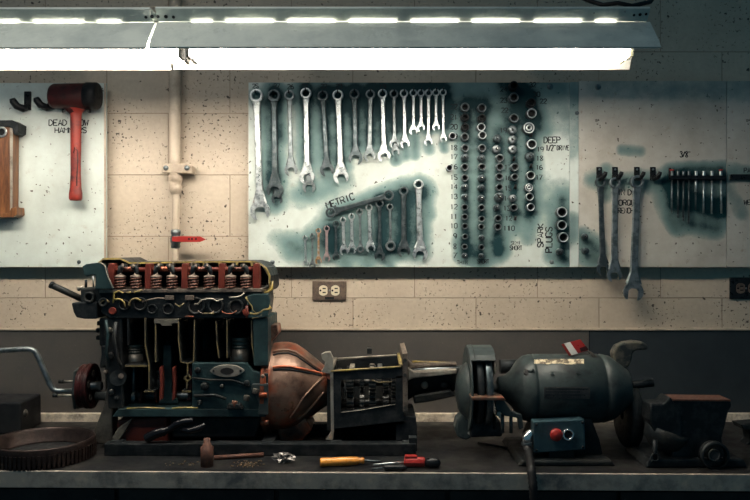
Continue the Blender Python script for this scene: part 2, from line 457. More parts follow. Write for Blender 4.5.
# ---------------------------------------------------------------- marker writing
G = {'A':'00 26 40|12 32','B':'00 06 36 45 44 33 03|33 42 41 30 00','C':'45 36 16 05 01 10 30 41','D':'00 06 26 44 42 20 00','E':'46 06 00 40|03 33',
'F':'46 06 00|03 33','G':'45 36 16 05 01 10 30 42 22','H':'06 00|46 40|03 43','I':'26 20','K':'06 00|46 03 40','L':'06 00 40','M':'00 06 23 46 40',
'N':'00 06 40 46','O':'16 05 01 10 30 41 45 36 16','P':'00 06 36 45 44 33 03','Q':'16 05 01 10 30 41 45 36 16|22 40','R':'00 06 36 45 44 33 03|23 40',
'S':'45 36 16 05 04 42 41 30 10 01','T':'06 46|26 20','U':'06 01 10 30 41 46','V':'06 20 46','W':'06 10 24 30 46','0':'16 05 01 10 30 41 45 36 16',
'1':'15 26 20','2':'05 16 36 45 44 00 40','3':'05 16 36 45 34 23|34 42 41 30 10 01','4':'36 02 42|36 30','5':'46 06 04 33 42 41 30 01','6':'36 04 01 10 30 41 42 33 03',
'7':'06 46 10','8':'23 05 16 36 45 23 01 10 30 41 23','9':'43 13 04 05 16 36 45 43 30','/':'00 46','"':'15 16|35 36','.':'20 21',' ':''}
def write(text, px, py, hpx, Y, parent, rot=0., wpx=None, pitch=1.25, name='marker_writing', jit=.25, m=None):
    """handwriting on the plane Y, first letter's top left at the pixel"""
    h = S(hpx, Y); cw = h*.62 if wpx is None else S(wpx, Y); o = P(px, py+hpx, Y)
    ca, sa = math.cos(rot), math.sin(rot); mb = MB(); cur = 0
    lw = max(h*.10, .0010)
    for ch in text:
        for st in [s for s in G[ch].split('|') if s]:
            pts = []
            for q in st.split():
                x = cur+(int(q[0])/4+random.uniform(-1, 1)*.05*jit*2)*cw; z = (int(q[1])/6+random.uniform(-1, 1)*.04*jit*2)*h
                pts.append(Vector((o.x+x*ca-z*sa, Y, o.z+x*sa+z*ca)))
            mb.strip3(pts, (0, -.0004, 0), max(lw*2, .0012)*random.uniform(.85, 1.1))
        cur += cw*(pitch if ch != ' ' else .8)
    return mb.build(name, m or M['ink'], parent, merge=False)

# ---------------------------------------------------------------- boards
BY = -.042                                  # front face of the boards
def spray_field(segs, X, Y):
    keep = np.ones_like(X)
    for s in segs:
        x0, y0, x1, y1, wd, st = s
        dx, dy = x1-x0, y1-y0; L2 = dx*dx+dy*dy
        t = np.clip(((X-x0)*dx+(Y-y0)*dy)/L2, 0, 1) if L2 > 0 else np.zeros_like(X)
        d2 = (X-x0-t*dx)**2+(Y-y0-t*dy)**2
        keep *= 1-st*np.exp(-(d2/(wd*wd*1.05))**1.0)
    return 1-keep
def board(name, x0, x1, y0, y1, segs, label, step=1.0, Y=BY, back=None):
    a, b = P(x0, y1, Y), P(x1, y0, Y)
    root = empty(name, ((a.x+b.x)/2, Y+.006, a.z), label, 'board')
    nx = int((x1-x0)/step)+1 if segs else 2; ny = int((y1-y0)/step)+1 if segs else 2
    gx = np.linspace(x0, x1, nx); gy = np.linspace(y1, y0, ny)
    XX, YY = np.meshgrid(gx, gy)
    f = spray_field(segs, XX, YY).ravel() if segs else np.zeros(nx*ny)
    if segs: f = np.maximum(f-.02, 0)
    d = CAMD+Y
    wx = (XX.ravel()-375)*d/750; wz = CAMZ-(YY.ravel()-250)*d/750
    ox, oy, oz = root.location
    vs = [(u-ox, Y-oy, v-oz) for u, v in zip(wx.tolist(), wz.tolist())]
    fs = [(j*nx+i, j*nx+i+1, (j+1)*nx+i+1, (j+1)*nx+i) for j in range(ny-1) for i in range(nx-1)]
    n = len(vs); th = .012
    lo = [i for i in range(nx)]; hi = [(ny-1)*nx+i for i in range(nx)]
    c4 = [0, nx-1, ny*nx-1, (ny-1)*nx]
    vs += [(vs[k][0], vs[k][1]+th, vs[k][2]) for k in c4]
    fs += [(n+3, n+2, n+1, n), tuple([n, n+1]+lo[::-1]), tuple([n+2, n+3]+hi),
           tuple([n+1, n+2]+[j*nx+nx-1 for j in range(ny-1, -1, -1)]), tuple([n+3, n]+[j*nx for j in range(ny)])]
    me = bpy.data.meshes.new('panel'); me.from_pydata(vs, [], fs)
    at = me.attributes.new('spray', 'FLOAT', 'POINT')
    at.data.foreach_set('value', np.concatenate([f, np.zeros(4)]).astype(np.float32))
    me.materials.append(M['grimyboard' if 'rightmost' in label or 'three large' in label else 'board'])
    o = bpy.data.objects.new('panel', me); COL.objects.link(o); o.parent = root
    for zz in (a.z+.06, b.z-.06, (a.z+b.z)/2):
        MB().bb(a.x+.02, b.x-.02, Y+th, -.0005, zz-.018, zz+.018).build('batten', M['lightwood'], root)
    return root
def screw(px, py, parent, r=1.9, Y=BY, m='midsteel', name='screw'):
    c = P(px, py, Y)
    MB().lathe([(0, S(r, Y)), (.001, S(r, Y)), (.0028, S(r*.6, Y)), (.0032, 0)], c, (0, -1, 0), 12).build(name, M[m], parent)

# wrench data: ring x, ring y, jaw x, jaw y, ring radius, jaw width, shaft width (pixels), material, hang depth, look
WR = [
 (256.5,96,260,211,6.8,20,7.4,'steel',0,'longest bright wrench with a wide open jaw'),
 (274,96,275,190,6.4,17,6.2,'darksteel',0,'long dark wrench with a dark jaw'),
 (289.5,95.5,291,170,5.2,13,5.0,'midsteel',0,'shorter dull grey wrench'),
 (306,93.5,307,177,5.6,15,6.0,'steel',0,'bright wrench hung over a second one'),
 (323,96,327,170,5.4,14,5.0,'darksteel',0,'dark wrench hanging slightly askew'),
 (338,95.5,341,177,5.6,15,6.0,'steel',0,'shiny wrench with a mottled shank'),
 (354.5,94.5,355.6,158,5.2,14,5.2,'darksteel',0,'near black wrench with a glinting jaw'),
 (370.4,94.5,369.6,156,4.8,12,4.8,'midsteel',0,'dull grey slim wrench'),
 (382.6,94,384,156,4.8,13,5.0,'steel',0,'bright wrench under the number 19'),
 (394,94,394.4,144,4.4,10,3.6,'midsteel',0,'short dull wrench hung over another'),
 (404,93.6,405,144,4.2,9.5,4.0,'steel',0,'slim pale wrench'),
 (413.4,93,413.4,131,3.8,8.4,3.2,'steel',0,'small bright wrench'),
 (421,93,421,128,3.8,8.0,3.2,'steel',0,'small bright short wrench'),
 (428.6,93,428.4,142,3.8,8.6,3.4,'steel',0,'slim bright longer wrench'),
 (436,92.6,436,127,3.8,7.6,3.0,'steel',0,'tiny bright wrench'),
 (443,92.4,443.4,139,3.6,7.0,2.8,'steel',0,'thin bright wrench'),
]
WR_BEHIND = [
 (275,96,277,199,5.2,11,4.4,'darksteel',.5,'dark wrench mostly hidden behind the second long dark wrench of the upper row'),
 (306,94,309,187,5.2,13,4.6,'midsteel',.5,'grey wrench peeking out below the fourth wrench of the upper row'),
 (394,94,395.5,152,4.2,8.6,3.2,'midsteel',.5,'small wrench peeking out below the tenth wrench of the upper row'),
]
ML = [
 (305,238,306,263.5,2.6,6,2.1,'steel','smallest thin bright wrench at the left end'),
 (312.4,236,312.4,266,2.8,6.6,2.3,'midsteel','small grey wrench hanging lowest, just past the board edge'),
 (318.5,231,318.5,261,2.8,6.8,2.4,'rust','small wrench with a rusty orange upper shank'),
 (326.7,228.5,326.7,258.5,3.0,7.2,3.0,'pinksteel','small wrench with a pinkish worn shank'),
 (336,224,336,257,3.2,7.4,2.6,'darksteel','dark small wrench beside two bright ones'),
 (343,220,344,251,3.2,8.6,3.4,'steel','bright stubby wrench, left one of the touching pair'),
 (351.6,216.5,352,249.5,3.4,8.8,3.4,'steel','bright stubby wrench, right one of the touching pair'),
 (359.6,212,360.5,249,3.6,7.6,2.4,'midsteel','slim dull wrench with a ring at both ends'),
 (369,207.5,370.5,248,3.6,9.6,4.0,'steel','bright wrench with a wide pale shank'),
 (379.5,203.6,379.8,256,4.2,10.5,3.4,'darksteel','dark wrench hanging lower with a black jaw'),
 (390,207,390.6,246,3.4,10.4,2.6,'midsteel','grey wrench with a thin shank and round jaw'),
 (403.8,191,403.8,251,4.6,13,5.4,'darksteel','long dark wrench left of the last bright one'),
 (418.5,184.5,420.3,254,5.0,15,6.4,'steel','longest bright wrench at the right end'),
]
COLS = {
 'leftmost': (465.2, [107,117.3,127,136.6,147.8,157,166.7,177.5,187,196.7,207,216.7,226,236.4,246.6,255.7]),
 'second': (481.9, [107.8,118,127,135,147.8,157.8,166.7,178,187.7,198,207.4,218.7,226.7,237.6,247.3,256]),
}
SOCK = []   # x, y, outer radius, style, label
ordn = ['topmost','second','third','fourth','fifth','sixth','seventh','eighth','ninth','tenth','eleventh','twelfth','thirteenth','fourteenth','fifteenth','lowest']
st1 = 'dkkddcddccdddddcd'; st2 = 'dkbbdcdccxdddcdcd'
look = {'d':'dark bored steel socket','k':'black bored steel socket','b':'socket with a bright rim','c':'small chrome socket with its drive end outward','x':'cross slotted chrome socket','C':'bright chrome socket with its drive end outward','n':'large socket holding a smaller chrome one'}
for ci, (nm, (x, ys)) in enumerate(COLS.items()):
    for i, y in enumerate(ys):
        r = 4.3-1.7*i/15
        st = (st1 if ci == 0 else st2)[i]
        jx = {0: {}, 1: {2: -.6, 3: .6}}[ci].get(i, random.uniform(-.3, .3))
        SOCK.append((x+jx, y, r, st, f'{look[st]}, {ordn[i]} in the {nm} socket column'))
for i, (x, y, r, st) in enumerate([(497.6,138.3,4.0,'c'),(496.8,148.8,4.0,'C'),(499.8,157.8,4.0,'d'),(500,166.7,3.8,'d'),(499.6,176.3,3.6,'d'),(499.6,187,3.4,'d'),(499.6,196.9,4.6,'x'),(497,207.4,3.1,'c'),(498.4,218,3.3,'d'),(498,226.7,3.5,'d')]):
    SOCK.append((x, y, r, st, f'{look[st]}, {ordn[i] if i < 9 else "lowest"} in the middle socket column'))
for i, (x, y, r, st) in enumerate([(514,85.4,4.7,'k'),(514,97.3,4.7,'d'),(514.2,118,4.4,'d'),(512.8,129.5,4.2,'C'),(512.8,139.2,4.2,'C'),(512.8,149,4.2,'C'),(515,166.7,3.9,'d'),(514.8,176.8,3.5,'d'),(513.2,198,3.4,'C'),(514.2,207.4,3.5,'d')]):
    SOCK.append((x, y, r, st, f'{look[st]}, {ordn[i] if i < 9 else "lowest"} in the fourth socket column'))
for i, (x, y, r, st) in enumerate([(531.8,102.5,4.6,'k'),(531.8,113.2,4.9,'b'),(528.9,127.8,5.6,'n'),(531.9,144,4.9,'b'),(530.3,156.4,4.4,'c'),(530.8,175.2,4.3,'b'),(529,187.4,3.9,'n'),(529.8,196.7,3.9,'b'),(530.8,207,3.9,'b')]):
    SOCK.append((x, y, r, st, f'{look[st]}, {ordn[i] if i < 8 else "lowest"} in the rightmost long socket column'))
for x, y, r, st, l in [(452.6,135.8,3.5,'b','stray bright rimmed socket left of the leftmost column, the upper of two'),(449.5,167.7,3.3,'b','stray bright rimmed socket left of the leftmost column, the lower of two'),
   (562,212,5.2,'b','large bright rimmed spark plug socket, topmost of its column'),(562,225,4.8,'b','large spark plug socket, second in its column'),(563.4,237.2,5.0,'b','large spark plug socket, third in its column'),(560.4,251.6,3.2,'c','small chrome spark plug socket, lowest in its column'),
   (585.6,236.4,2.8,'c','upper tiny chrome socket on the small teal patch by the board seam'),(586.3,250.8,3.0,'c','lower tiny chrome socket on the small teal patch by the board seam')]:
    SOCK.append((x, y, r, st, l))
HOOKS_EMPTY = [(530.2,136,'upper'), (513,160,'upper'),(514.4,187.7,'middle'),(514.4,219,'lower'),(530,167,'lower')]

segs = []
for a, b, c, d, r, jw, sw, m_, _, l in WR:
    big = r > 4.6
    if c in (260,): segs.append((a+9, b+6, c+9, d-20, 5, .55)); segs.append((a,b,a,b+4,8,.5)); continue
    if c == 291: segs.append((a-9, b, a-8, 140, 5, .6)); segs.append((a,b-4,a,b+2,6,.5)); continue
    segs.append((a, b-5, c, d-14, 9 if big else 7, .93)); segs.append((a, b-4, a, b+8, 9, .85))
segs += [(275,180,275,200,11,.75),(277,205,277,205,5,.6),(262,180,268,205,7,.3),(309,185,309,190,8,.7),(300,196,330,190,11,.45),(328,172,328,176,9,.6),(342,172,345,182,9,.4),
 (394,150,396,160,5,.75),(405,142,406,156,4.5,.6),(415,138,415,156,4.5,.6),(428,145,429,150,5,.6),(443,145,444,149,4,.6),(400,110,450,108,13,.8),(352,100,392,100,13,.75),(310,95,346,98,9,.6),
 (448,95,448,135,6,.5),(420,118,444,118,10,.5)]
# lower fan of metric wrenches
segs += [(292,246,330,232,11,.42),(330,232,400,212,14,.5),(395,200,425,192,10,.6),(300,250,330,248,13,.5),(335,240,400,238,17,.6),(403,192,404,245,11,.9),(418,186,420,250,10,.75),(332,213,390,194,8,.72),(380,200,382,250,11,.8),
 (345,262,348,266,6,.55),(365,262,368,266,6,.55),(388,262,390,266,5,.55),(345,252,395,252,8,.6),(276,238,296,250,9,.32),(330,226,334,252,8,.6),(424,190,430,215,6,.4)]
# socket columns
for x, t, b, s_ in ((465.5,104,254,.86),(482,104,258,.86),(498.5,132,250,.86),(514,80,212,.92),(530.5,96,214,.92)):
    segs.append((x, t, x, b, 9.2, s_))
segs += [(514,86,530,112,11,.9),(520,90,530,120,12,.75),(528,96,540,128,8,.6),(472,104,492,108,8,.5),(470,140,500,150,9,.35),(515,72,515,86,6,.6),(465,106,466,118,10,.6),(482,106,482,118,10,.6),(500,84,506,130,7,.5),(531,205,528,236,8,.5),(515,215,516,230,7,.45),(541,115,548,132,6,.3),
 (498,240,499,252,9,.7),(465,245,480,262,9,.6),(489,100,505,112,8,.25),
 (562,200,563,258,10,.85),(548,205,556,232,8,.35),(560,228,575,232,8,.6),(550,255,566,262,8,.5),(575,205,582,250,7,.25),
 # overall mist at the top edge; the steep stroke paints in hood shadow
 (395,86,560,84,12,.45),(545,84,575,130,16,.25),(545,180,572,190,12,.16)]
main = board('tool_board', 248.5, 569.5, 82.5, 267, segs, 'large white tool board clouded with teal overspray carrying wrenches and sockets', 1.0)
segr = [(592,180,668,184,8,.55),(606,170,606,196,7,.4),(671,178,724,178,10,.9),(672,170,722,168,6,.7),(674,190,720,210,15,.95),(672,205,725,205,11,.9),(680,222,715,228,9,.75),(668,218,676,230,6,.5),(728,172,728,182,7,.3),
 (583,238,597,250,9,.85),(584,258,596,262,8,.6),(622,150,640,151,5,.5),(640,175,668,180,6,.35),(727,196,727,214,6,.3),(600,86,750,90,15,.22)]
right = board('tool_board', 579, 726.3, 81, 267, segr, 'white tool board with three large wrenches and a teal patch behind hex drivers', 1.0)
far = board('tool_board', 727, 880, 81, 267, [(730,172,775,176,8,.5),(730,190,742,215,7,.3),(727,86,880,90,18,.25)], 'rightmost white tool board holding a black rail at the picture edge', 1.5)
strip_ = board('board_joint_strip', 569.9, 578.6, 82, 267, [(572,222,572,236,9,.45),(574,90,574,100,9,.35),(574,84,574,150,14,.22)], 'narrow white joint strip between the socket board and the large wrench board', 1.0)
left = board('tool_board', -60, 106, 83, 267, [], 'clean white tool board with black hooks and a red dead blow hammer')
# edge strip on the left board, bolts, screws
MB().bb(P(104.2,0,BY).x, P(106,0,BY).x, BY-.002, BY+.0, P(0,266.5,BY).z, P(0,83.5,BY).z).build('edge_strip', M['pipe'], left)
for a, b, r, pr in ((256.5,0,0,0),):
    pass
for a, b, r, pr in ((550,86.6,3,main),(598,87,3,right),(577,113,2.2,strip_),(551.6,262,2.2,main),(79,262,2.0,left),(102,263,1.8,left),(272.5,262,2.2,main),(588,228,.9,right),(594,230,.9,right),(600,225,.8,right)):
    screw(a, b, pr, r)

# ---------------------------------------------------------------- wrenches
def jaw_outline(R, w_, ang):
    """open end seen from the front, centre at 0,0, mouth pointing to ang"""
    pts = []; h = w_/2; dep = .35*R
    a_in = math.asin(h/R)
    tip = a_in+.12
    n = 22
    for i in range(n+1):
        a = tip+(2*PI-2*tip)*i/n
        pts.append((R*math.cos(a), R*math.sin(a)))
    pts += [(R*.80, -h), (-dep*.35, -h), (-dep, -h*.55), (-dep, h*.55), (-dep*.35, h), (R*.80, h)]
    ca, sa = math.cos(ang), math.sin(ang)
    return [(x*ca-z*sa, x*sa+z*ca) for x, z in pts]
def wrench(rx, ry, jx, jy, rr, jw, sw, m, Y, label, group, flip=1, double_ring=False, name='combination_wrench', tilt=15):
    a, b = P(rx, ry, Y), P(jx, jy, Y); s = S(1, Y)
    rr *= s; R = jw*s/2; sw *= s; th = max(.0035, R*.30)
    mb = MB()
    ax = (b-a).normalized(); sd = Vector((-ax.z, 0, ax.x)) # side
    mb.ring(a+Vector((0, th*.75, 0)), (0, -1, 0), rr, rr*.62, th*1.5, 20)
    # shank: tapered, with a lens section
    t0, t1 = rr*.85, (b-a).length-R*(.8 if not double_ring else .85)
    prev = None; sec = []
    for i in range(9):
        u = i/8; t = t0+(t1-t0)*u
        wv = sw*(.80+.20*u)/2
        if u < .15: wv *= 1+.5*(1-u/.15)
        if u > .86: wv *= 1+1.0*((u-.86)/.14)**1.5
        c = a+ax*t
        sec.append([c+sd*wv, c+sd*wv*.72+Vector((0, -th*.5, 0)), c-sd*wv*.72+Vector((0, -th*.5, 0)), c-sd*wv, c-sd*wv*.72+Vector((0, th*.5, 0)), c+sd*wv*.72+Vector((0, th*.5, 0))])
    vs = [v for s_ in sec for v in s_]
    fs = [(i*6+k, i*6+(k+1) % 6, (i+1)*6+(k+1) % 6, (i+1)*6+k) for i in range(8) for k in range(6)]+[(0,1,2,3,4,5), tuple(48+k for k in range(6))]
    mb.add(vs, fs, False)
    if double_ring:
        mb.ring(b+Vector((0, th*.75, 0)), (0, -1, 0), R, R*.55, th*1.5, 18)
    else:
        ang = math.atan2(ax.z, ax.x)+math.radians(tilt)*flip
        o = jaw_outline(R, R*1.02, ang)
        pts = [Vector((b.x+x, Y+th*.55, b.z+z)) for x, z in o]
        mb.prism(pts, (0, -th*1.1, 0))
    o = alone(mb, name, M[m], label, 'wrench', group, loc=a, bevel=min(.0009, th*.18), seg=2)
    return o
def peg(px, py, parent, L, r=.0022, name='peg', hook=False):
    c = P(px, py, BY); pts = [c+Vector((0, .004, 0)), c+Vector((0, -L, 0))]
    if hook: pts.append(c+Vector((0, -L-.003, .007)))
    MB().tube(pts, r, 7).build(name, M['iron'], parent)
UP = 'combination wrenches in the upper row'
ords = ['leftmost','second from the left','third from the left','fourth from the left','fifth from the left','sixth from the left','seventh from the left','eighth from the left','ninth from the left','tenth from the left','eleventh from the left','fifth from the right','fourth from the right','third from the right','second from the right','rightmost']
for i, (a, b, c, d, r, jw, sw, m, k, l) in enumerate(WR):
    wrench(a, b, c, d, r, jw, sw, m, BY-.016, f'{l}, {ords[i]} in the upper row', UP, flip=1 if i not in (1, 6) else -1)
    peg(a, b-r*.30, main, .026, .002, hook=True)
for a, b, c, d, r, jw, sw, m, k, l in WR_BEHIND:
    wrench(a, b, c, d, r, jw, sw, m, BY-.0065, l, 'wrenches hung behind others', tilt=0)
LO = 'combination wrenches in the lower fan'
for i, (a, b, c, d, r, jw, sw, m, l) in enumerate(ML):
    wrench(a, b, c, d, r, jw, sw, m, BY-.010-(.003 if i in (9, 6) else 0), f'{l}, in the lower fan of wrenches', LO, flip=1 if i % 3 else -1, double_ring=(i == 7 or i == 10), name='combination_wrench')
    peg(a, b-r*.2, main, .018, .0015, hook=True)
wrench(388.5,195.5,330.5,212.5,5.4,10,5.6,'darksteel',BY-.019,'long dark wrench lying slantwise under the METRIC writing','wrenches in the lower group',double_ring=True)
peg(388.5,194.5,main,.03,.0018); peg(331,211,main,.03,.0018)

# ---------------------------------------------------------------- sockets
def hexpts(r, n=6, ph=0): return [(r*math.cos(2*PI*i/n+ph), r*math.sin(2*PI*i/n+ph)) for i in range(n)]
def socket(px, py, rpx, st, label):
    L = .030 if rpx > 4.4 else .024
    Y0 = BY-.001; Yf = Y0-L
    c = P(px, py, Yf); r = S(rpx, Yf); base = Vector((c.x, Y0, c.z)); f = Vector((0, -1, 0))
    root = empty('socket', base, label, 'socket', 'sockets on the main tool board')
    body = {'d':'darksteel','k':'iron','b':'darksteel','c':'darksteel','x':'darksteel','C':'midsteel','n':'darksteel'}[st]
    ri = r*(.72 if st in 'dkb' else .40)
    mb = MB(); b = r*.1
    mb.lathe([(0, ri), (0, r-b), (b, r), (L-b, r), (L, r-b), (L, ri)], base, f, 20)
    mb.lathe([(L, ri), (L-.001, ri*.97), (L*.30, ri*.93), (L*.30, 0)], base, f, 12)
    mb.build('body', M[body], root)
    # bright turned rim at the mouth
    if st in 'dbn': MB().ring(base+f*(L-.0012), f, r*1.0, r*(.86 if st == 'd' else .80), .0022, 20).build('rim', M['midsteel' if st == 'd' else 'steel'], root)
    if st in 'dkb':
        MB().lathe([(L*.31, 0), (L*.31, ri*.92), (L-.0015, ri*.96)], base, f, 12, smooth=False).build('bore', M['bore'], root)
    elif st == 'n':
        MB().ring(base+f*(L*.6), f, r*.55, r*.3, L*.5, 14).build('inner_socket', M['steel'], root)
    else:
        MB().lathe([(L, 0), (L, r*.30)], base+f*.0004, f, 12, smooth=False).build('bore', M['bore'], root)
        MB().lathe([(0, r*.16), (.002, r*.16), (.003, 0)], base+f*L+Vector((r*.1, 0, r*.12)), f, 8).build('detent_ball', M['chrome'], root)
        if st == 'x':
            MB().box(base+f*(L+.0006), (r*1.6, .0012, r*.28), Matrix.Rotation(.8, 3, 'Y')).build('slot', M['bore'], root)
for s_ in SOCK: socket(*s_)
for x, y, w_ in HOOKS_EMPTY:
    c = P(x, y, BY)
    MB().tube([c+Vector((0, .004, 0)), c+Vector((0, -.018, -.002)), c+Vector((0, -.022, .008))], .0042, 8).build('peg', M['rubber'], main)
for nm, (x, ys) in COLS.items():
    for y in ys[::1]:
        pass

# writing on the boards
T = lambda *a, **k: write(*a, **k)
yb = BY-.0001
T('25', 252.5, 84.0, 4.2, yb, main); T('27', 274.0, 83.6, 4.2, yb, main); T('26', 287.5, 84.5, 4.4, yb, main); T('24', 302, 84, 4.2, yb, main)
T('22', 321, 84, 4.2, yb, main); T('23', 336, 84, 4.4, yb, main); T('19', 379.4, 84.6, 4.6, yb, main)
for i, y in enumerate(COLS['leftmost'][1]):
    n = 22-i
    T(str(n), 450.5 if n > 9 else 453.5, y-2.6, 4.8, yb, main)
for t, x, y in (('24',500.4,87),('23',500.4,98),('22',501.5,108),('19',500,128),('32"',529.5,82.5),('30',533.5,92),('22',540,99),('19',537,147),('18',536.5,156),('16',536,165),('17',535.8,175),
                ('17',504.6,165),('16',504.8,175.5),('15',504.8,186),('14',504,196),('13',503.6,206),('12',505.5,216),('11',503.5,226),('10',508,226)):
    T(t, x, y, 4.6, yb, main)
T('DEEP', 544, 137.0, 6.0, yb, main, wpx=3.4); T('1/2"', 546, 145, 5.8, yb, main, wpx=2.0, pitch=1.3); T('DRIVE', 557, 145.5, 4.6, yb, main, wpx=2.0)
T('THIN', 457, 260.5, 3.6, yb, main); T('SHORT', 477.5, 259.5, 3.8, yb, main, wpx=1.9)
T('SEMI', 511, 241.3, 3.2, yb, main, wpx=2.0); T('SHORT', 510, 245.8, 4.2, yb, main, wpx=2.0)
T('METRIC', 327.4, 202.2, 6.4, yb, main, rot=math.radians(19), wpx=4.0)
T('SPARK', 543.2, 241.5, 5.6, yb, main, rot=PI/2, wpx=3.9); T('PLUGS', 552, 246, 6.4, yb, main, rot=PI/2, wpx=4.2)
T('DEAD BLOW', 49, 119.8, 5.8, yb, left, wpx=3.8, pitch=1.22); T('HAMMERS', 55, 127.5, 5.4, yb, left, wpx=3.7, pitch=1.25)
T('IN DS', 617.5, 189.5, 5.6, yb, right, wpx=3.2); T('TORQUE', 614.5, 200, 5.4, yb, right, wpx=3.4); T('WRENCHES', 615, 208, 5.2, yb, right, wpx=2.6, pitch=1.2)
T('3/8"', 680, 151.5, 5.6, yb, right, wpx=2.2)
T('PA', 744, 168, 4.6, yb, far); T('WE', 744, 200, 4.6, yb, far)

# ---------------------------------------------------------------- right board: hooks, big wrenches, hex drivers
def black_hook(px, py, parent_label, s=1.0, mirror=1, group='black plastic hooks on the right board'):
    Y = BY; c = P(px, py, Y); u = S(1, Y)*s; r = empty('wall_hook', c, parent_label, 'hook', group)
    pl = MB(); pl.bb(c.x-2.9*u, c.x+2.9*u, Y-.004, Y, c.z-6*u, c.z+7.5*u); pl.build('back_plate', M['plastic'], r, bevel=.0015)
    MB().cyl(c+Vector((0, -.0035, 5.0*u)), c+Vector((0, -.0062, 5.0*u)), 1.0*u, seg=10).build('screw', M['midsteel'], r)
    MB().tube([c+Vector((0, -.003, -3*u)), c+Vector((0, -.016, -4.6*u)), c+Vector((mirror*1.5*u, -.028, -3.6*u)), c+Vector((mirror*3.0*u, -.034, -.4*u)), c+Vector((mirror*3.6*u, -.035, 1.6*u))], [2.6*u, 2.6*u, 2.4*u, 2.2*u, 1.9*u], 10).build('prong', M['plastic'], r)
    return r
for x, l in ((599,'black wall hook holding the leftmost big wrench'),(614.8,'black wall hook holding the middle big wrench'),(636.6,'black wall hook holding the largest wrench'),(652.6,'empty black wall hook right of the largest wrench')):
    black_hook(x, 174.5, l)
wrench(600.3,182.5,603,269,5.4,13,6.2,'darksteel',BY-.018,'dark grey wrench, leftmost of the three big ones on the right board','big wrenches on the right board', double_ring=False)
wrench(615,183,614.2,275,5.6,15,7.2,'midsteel',BY-.020,'medium grey wrench between the two other big ones on the right board','big wrenches on the right board')
wrench(637,182,633.2,292,6.8,20,8.6,'midsteel',BY-.024,'largest grey wrench hanging well below the board edge with an open jaw','big wrenches on the right board', tilt=-4)
rk = empty('driver_rack', P(696,178,BY), 'black slotted rail holding the long hex drivers', 'rack')
a, b = P(668.5,180,BY), P(723,176.2,BY)
MB().bb(a.x, b.x, BY-.022, BY, a.z, b.z).build('rail', M['plastic'], rk, bevel=.001)
MB().bb(a.x, a.x+.006, BY-.006, BY, a.z, P(0,168,BY).z).build('end_bracket', M['plastic'], rk, bevel=.001)
for i, (x, tip, m, red) in enumerate(((672,213,'midsteel',1),(678.2,214,'darksteel',0),(683.6,217,'darksteel',0),(689,220,'darksteel',0),(696,192,'steel',0),(703.8,213,'steel',0),(712,214,'steel',0),(720.8,213.5,'steel',1))):
    Y = BY-.012; c = P(x, 171, Y); bt = P(x+(.6 if i in (7,) else -.3), tip, Y); u = S(1, Y)
    pos = ['leftmost','second from the left','third from the left','fourth from the left','fifth from the left','third from the right','second from the right','rightmost'][i]
    lk = {'midsteel':'grey hex driver','darksteel':'dark blackened hex driver','steel':'bright steel hex driver'}[m]
    if i == 4: lk = 'short stubby bright hex driver'
    r = empty('hex_driver', c, f'{lk} {"with a red top " if red else ""}hanging {pos} in the black rack', 'driver', 'hex drivers in the black rack')
    MB().cyl(c, c+Vector((0, 0, -7*u)), 1.5*u, 1.5*u, seg=12).build('drive_socket', M[m], r, bevel=.0004)
    if red: MB().cyl(c+Vector((0, 0, 1.6*u)), c, 2.2*u, 1.9*u, seg=12).build('coloured_cap', M['redplastic'], r)
    MB().cyl(c+Vector((0, 0, -7*u)), bt, (1.35 if i == 4 else .95)*u, (1.15 if i == 4 else .85)*u, seg=6).build('hex_shank', M[m], r)
    if i == 4: MB().cyl(bt, bt+Vector((0, 0, -18*u)), .8*u, .6*u, seg=6).build('tip', M['darksteel'], r)
    elif m == 'darksteel': MB().cyl(bt, bt+Vector((0, 0, -4*u)), 1.2*u, .5*u, seg=6).build('tip', M['darksteel'], r)
a, b = P(729.5,180.5,BY), P(800,174.5,BY)
alone(MB().bb(a.x, b.x, BY-.012, BY, a.z, b.z), 'magnetic_rail', M['plastic'], 'short black rail on the rightmost board at the picture edge', 'rail', bevel=.0015)

# ---------------------------------------------------------------- left board: hooks, hammer, wooden body
for x, y, l in ((22.5,102,'black double prong hook, the left one beside the red hammer'),(46,101,'black hook partly behind the head of the red hammer')):
    Y = BY; c = P(x, y, Y); u = S(1, Y); r = empty('wall_hook', c, l, 'hook', 'black hooks on the left board')
    MB().bb(c.x+2*u, c.x+9.2*u, Y-.006, Y, c.z-8.5*u, c.z+10.5*u).build('back_plate', M['plastic'], r, bevel=.003)
    MB().tube([c+Vector((6*u, -.004, -5.2*u)), c+Vector((2.6*u, -.016, -7.6*u)), c+Vector((-2.0*u, -.026, -5.4*u)), c+Vector((-4.6*u, -.032, -1.0*u)), c+Vector((-5.4*u, -.034, 1.4*u))], [3.4*u, 3.7*u, 3.7*u, 3.6*u, 2.6*u], 12).build('prong', M['plastic'], r)
Yh = BY-.036; hc = P(76, 96, Yh); u = S(1, Yh)
hm = empty('dead_blow_hammer', hc, 'red dead blow hammer hanging head up over the writing on the left board', 'hammer')
mb = MB()
hx = lambda px, py, Y=Yh: P(px, py, Y)
A, Bq = hx(50.5, 96.2), hx(98.5, 96.2)
Lh = (Bq-A).length
mb.lathe([(0, 0), (0, 9*u), (1.2*u, 12*u), (4*u, 13.8*u), (Lh-6*u, 14.6*u), (Lh-1.5*u, 13.8*u), (Lh, 11*u), (Lh, 0)], A, (1, 0, 0), 28, sq=.85)
mb.lathe([(-2*u, 13.5*u), (5*u, 13*u), (12*u, 9.5*u), (17*u, 6.2*u)], hx(71, 97), Vector((.25, 0, -1)), 20, up=(1, 0, 0), sq=.7)
mb.build('head', M['dkred'], hm)
MB().lathe([(0, 14.75*u), (0, 15.0*u), (10*u, 15.0*u), (12*u, 13.6*u), (12.6*u, 11*u), (12.6*u, 0)], hx(86.5, 96.2), (1, 0, 0), 28, sq=.87).build('dark_face', M['rubber'], hm)
mb = MB()
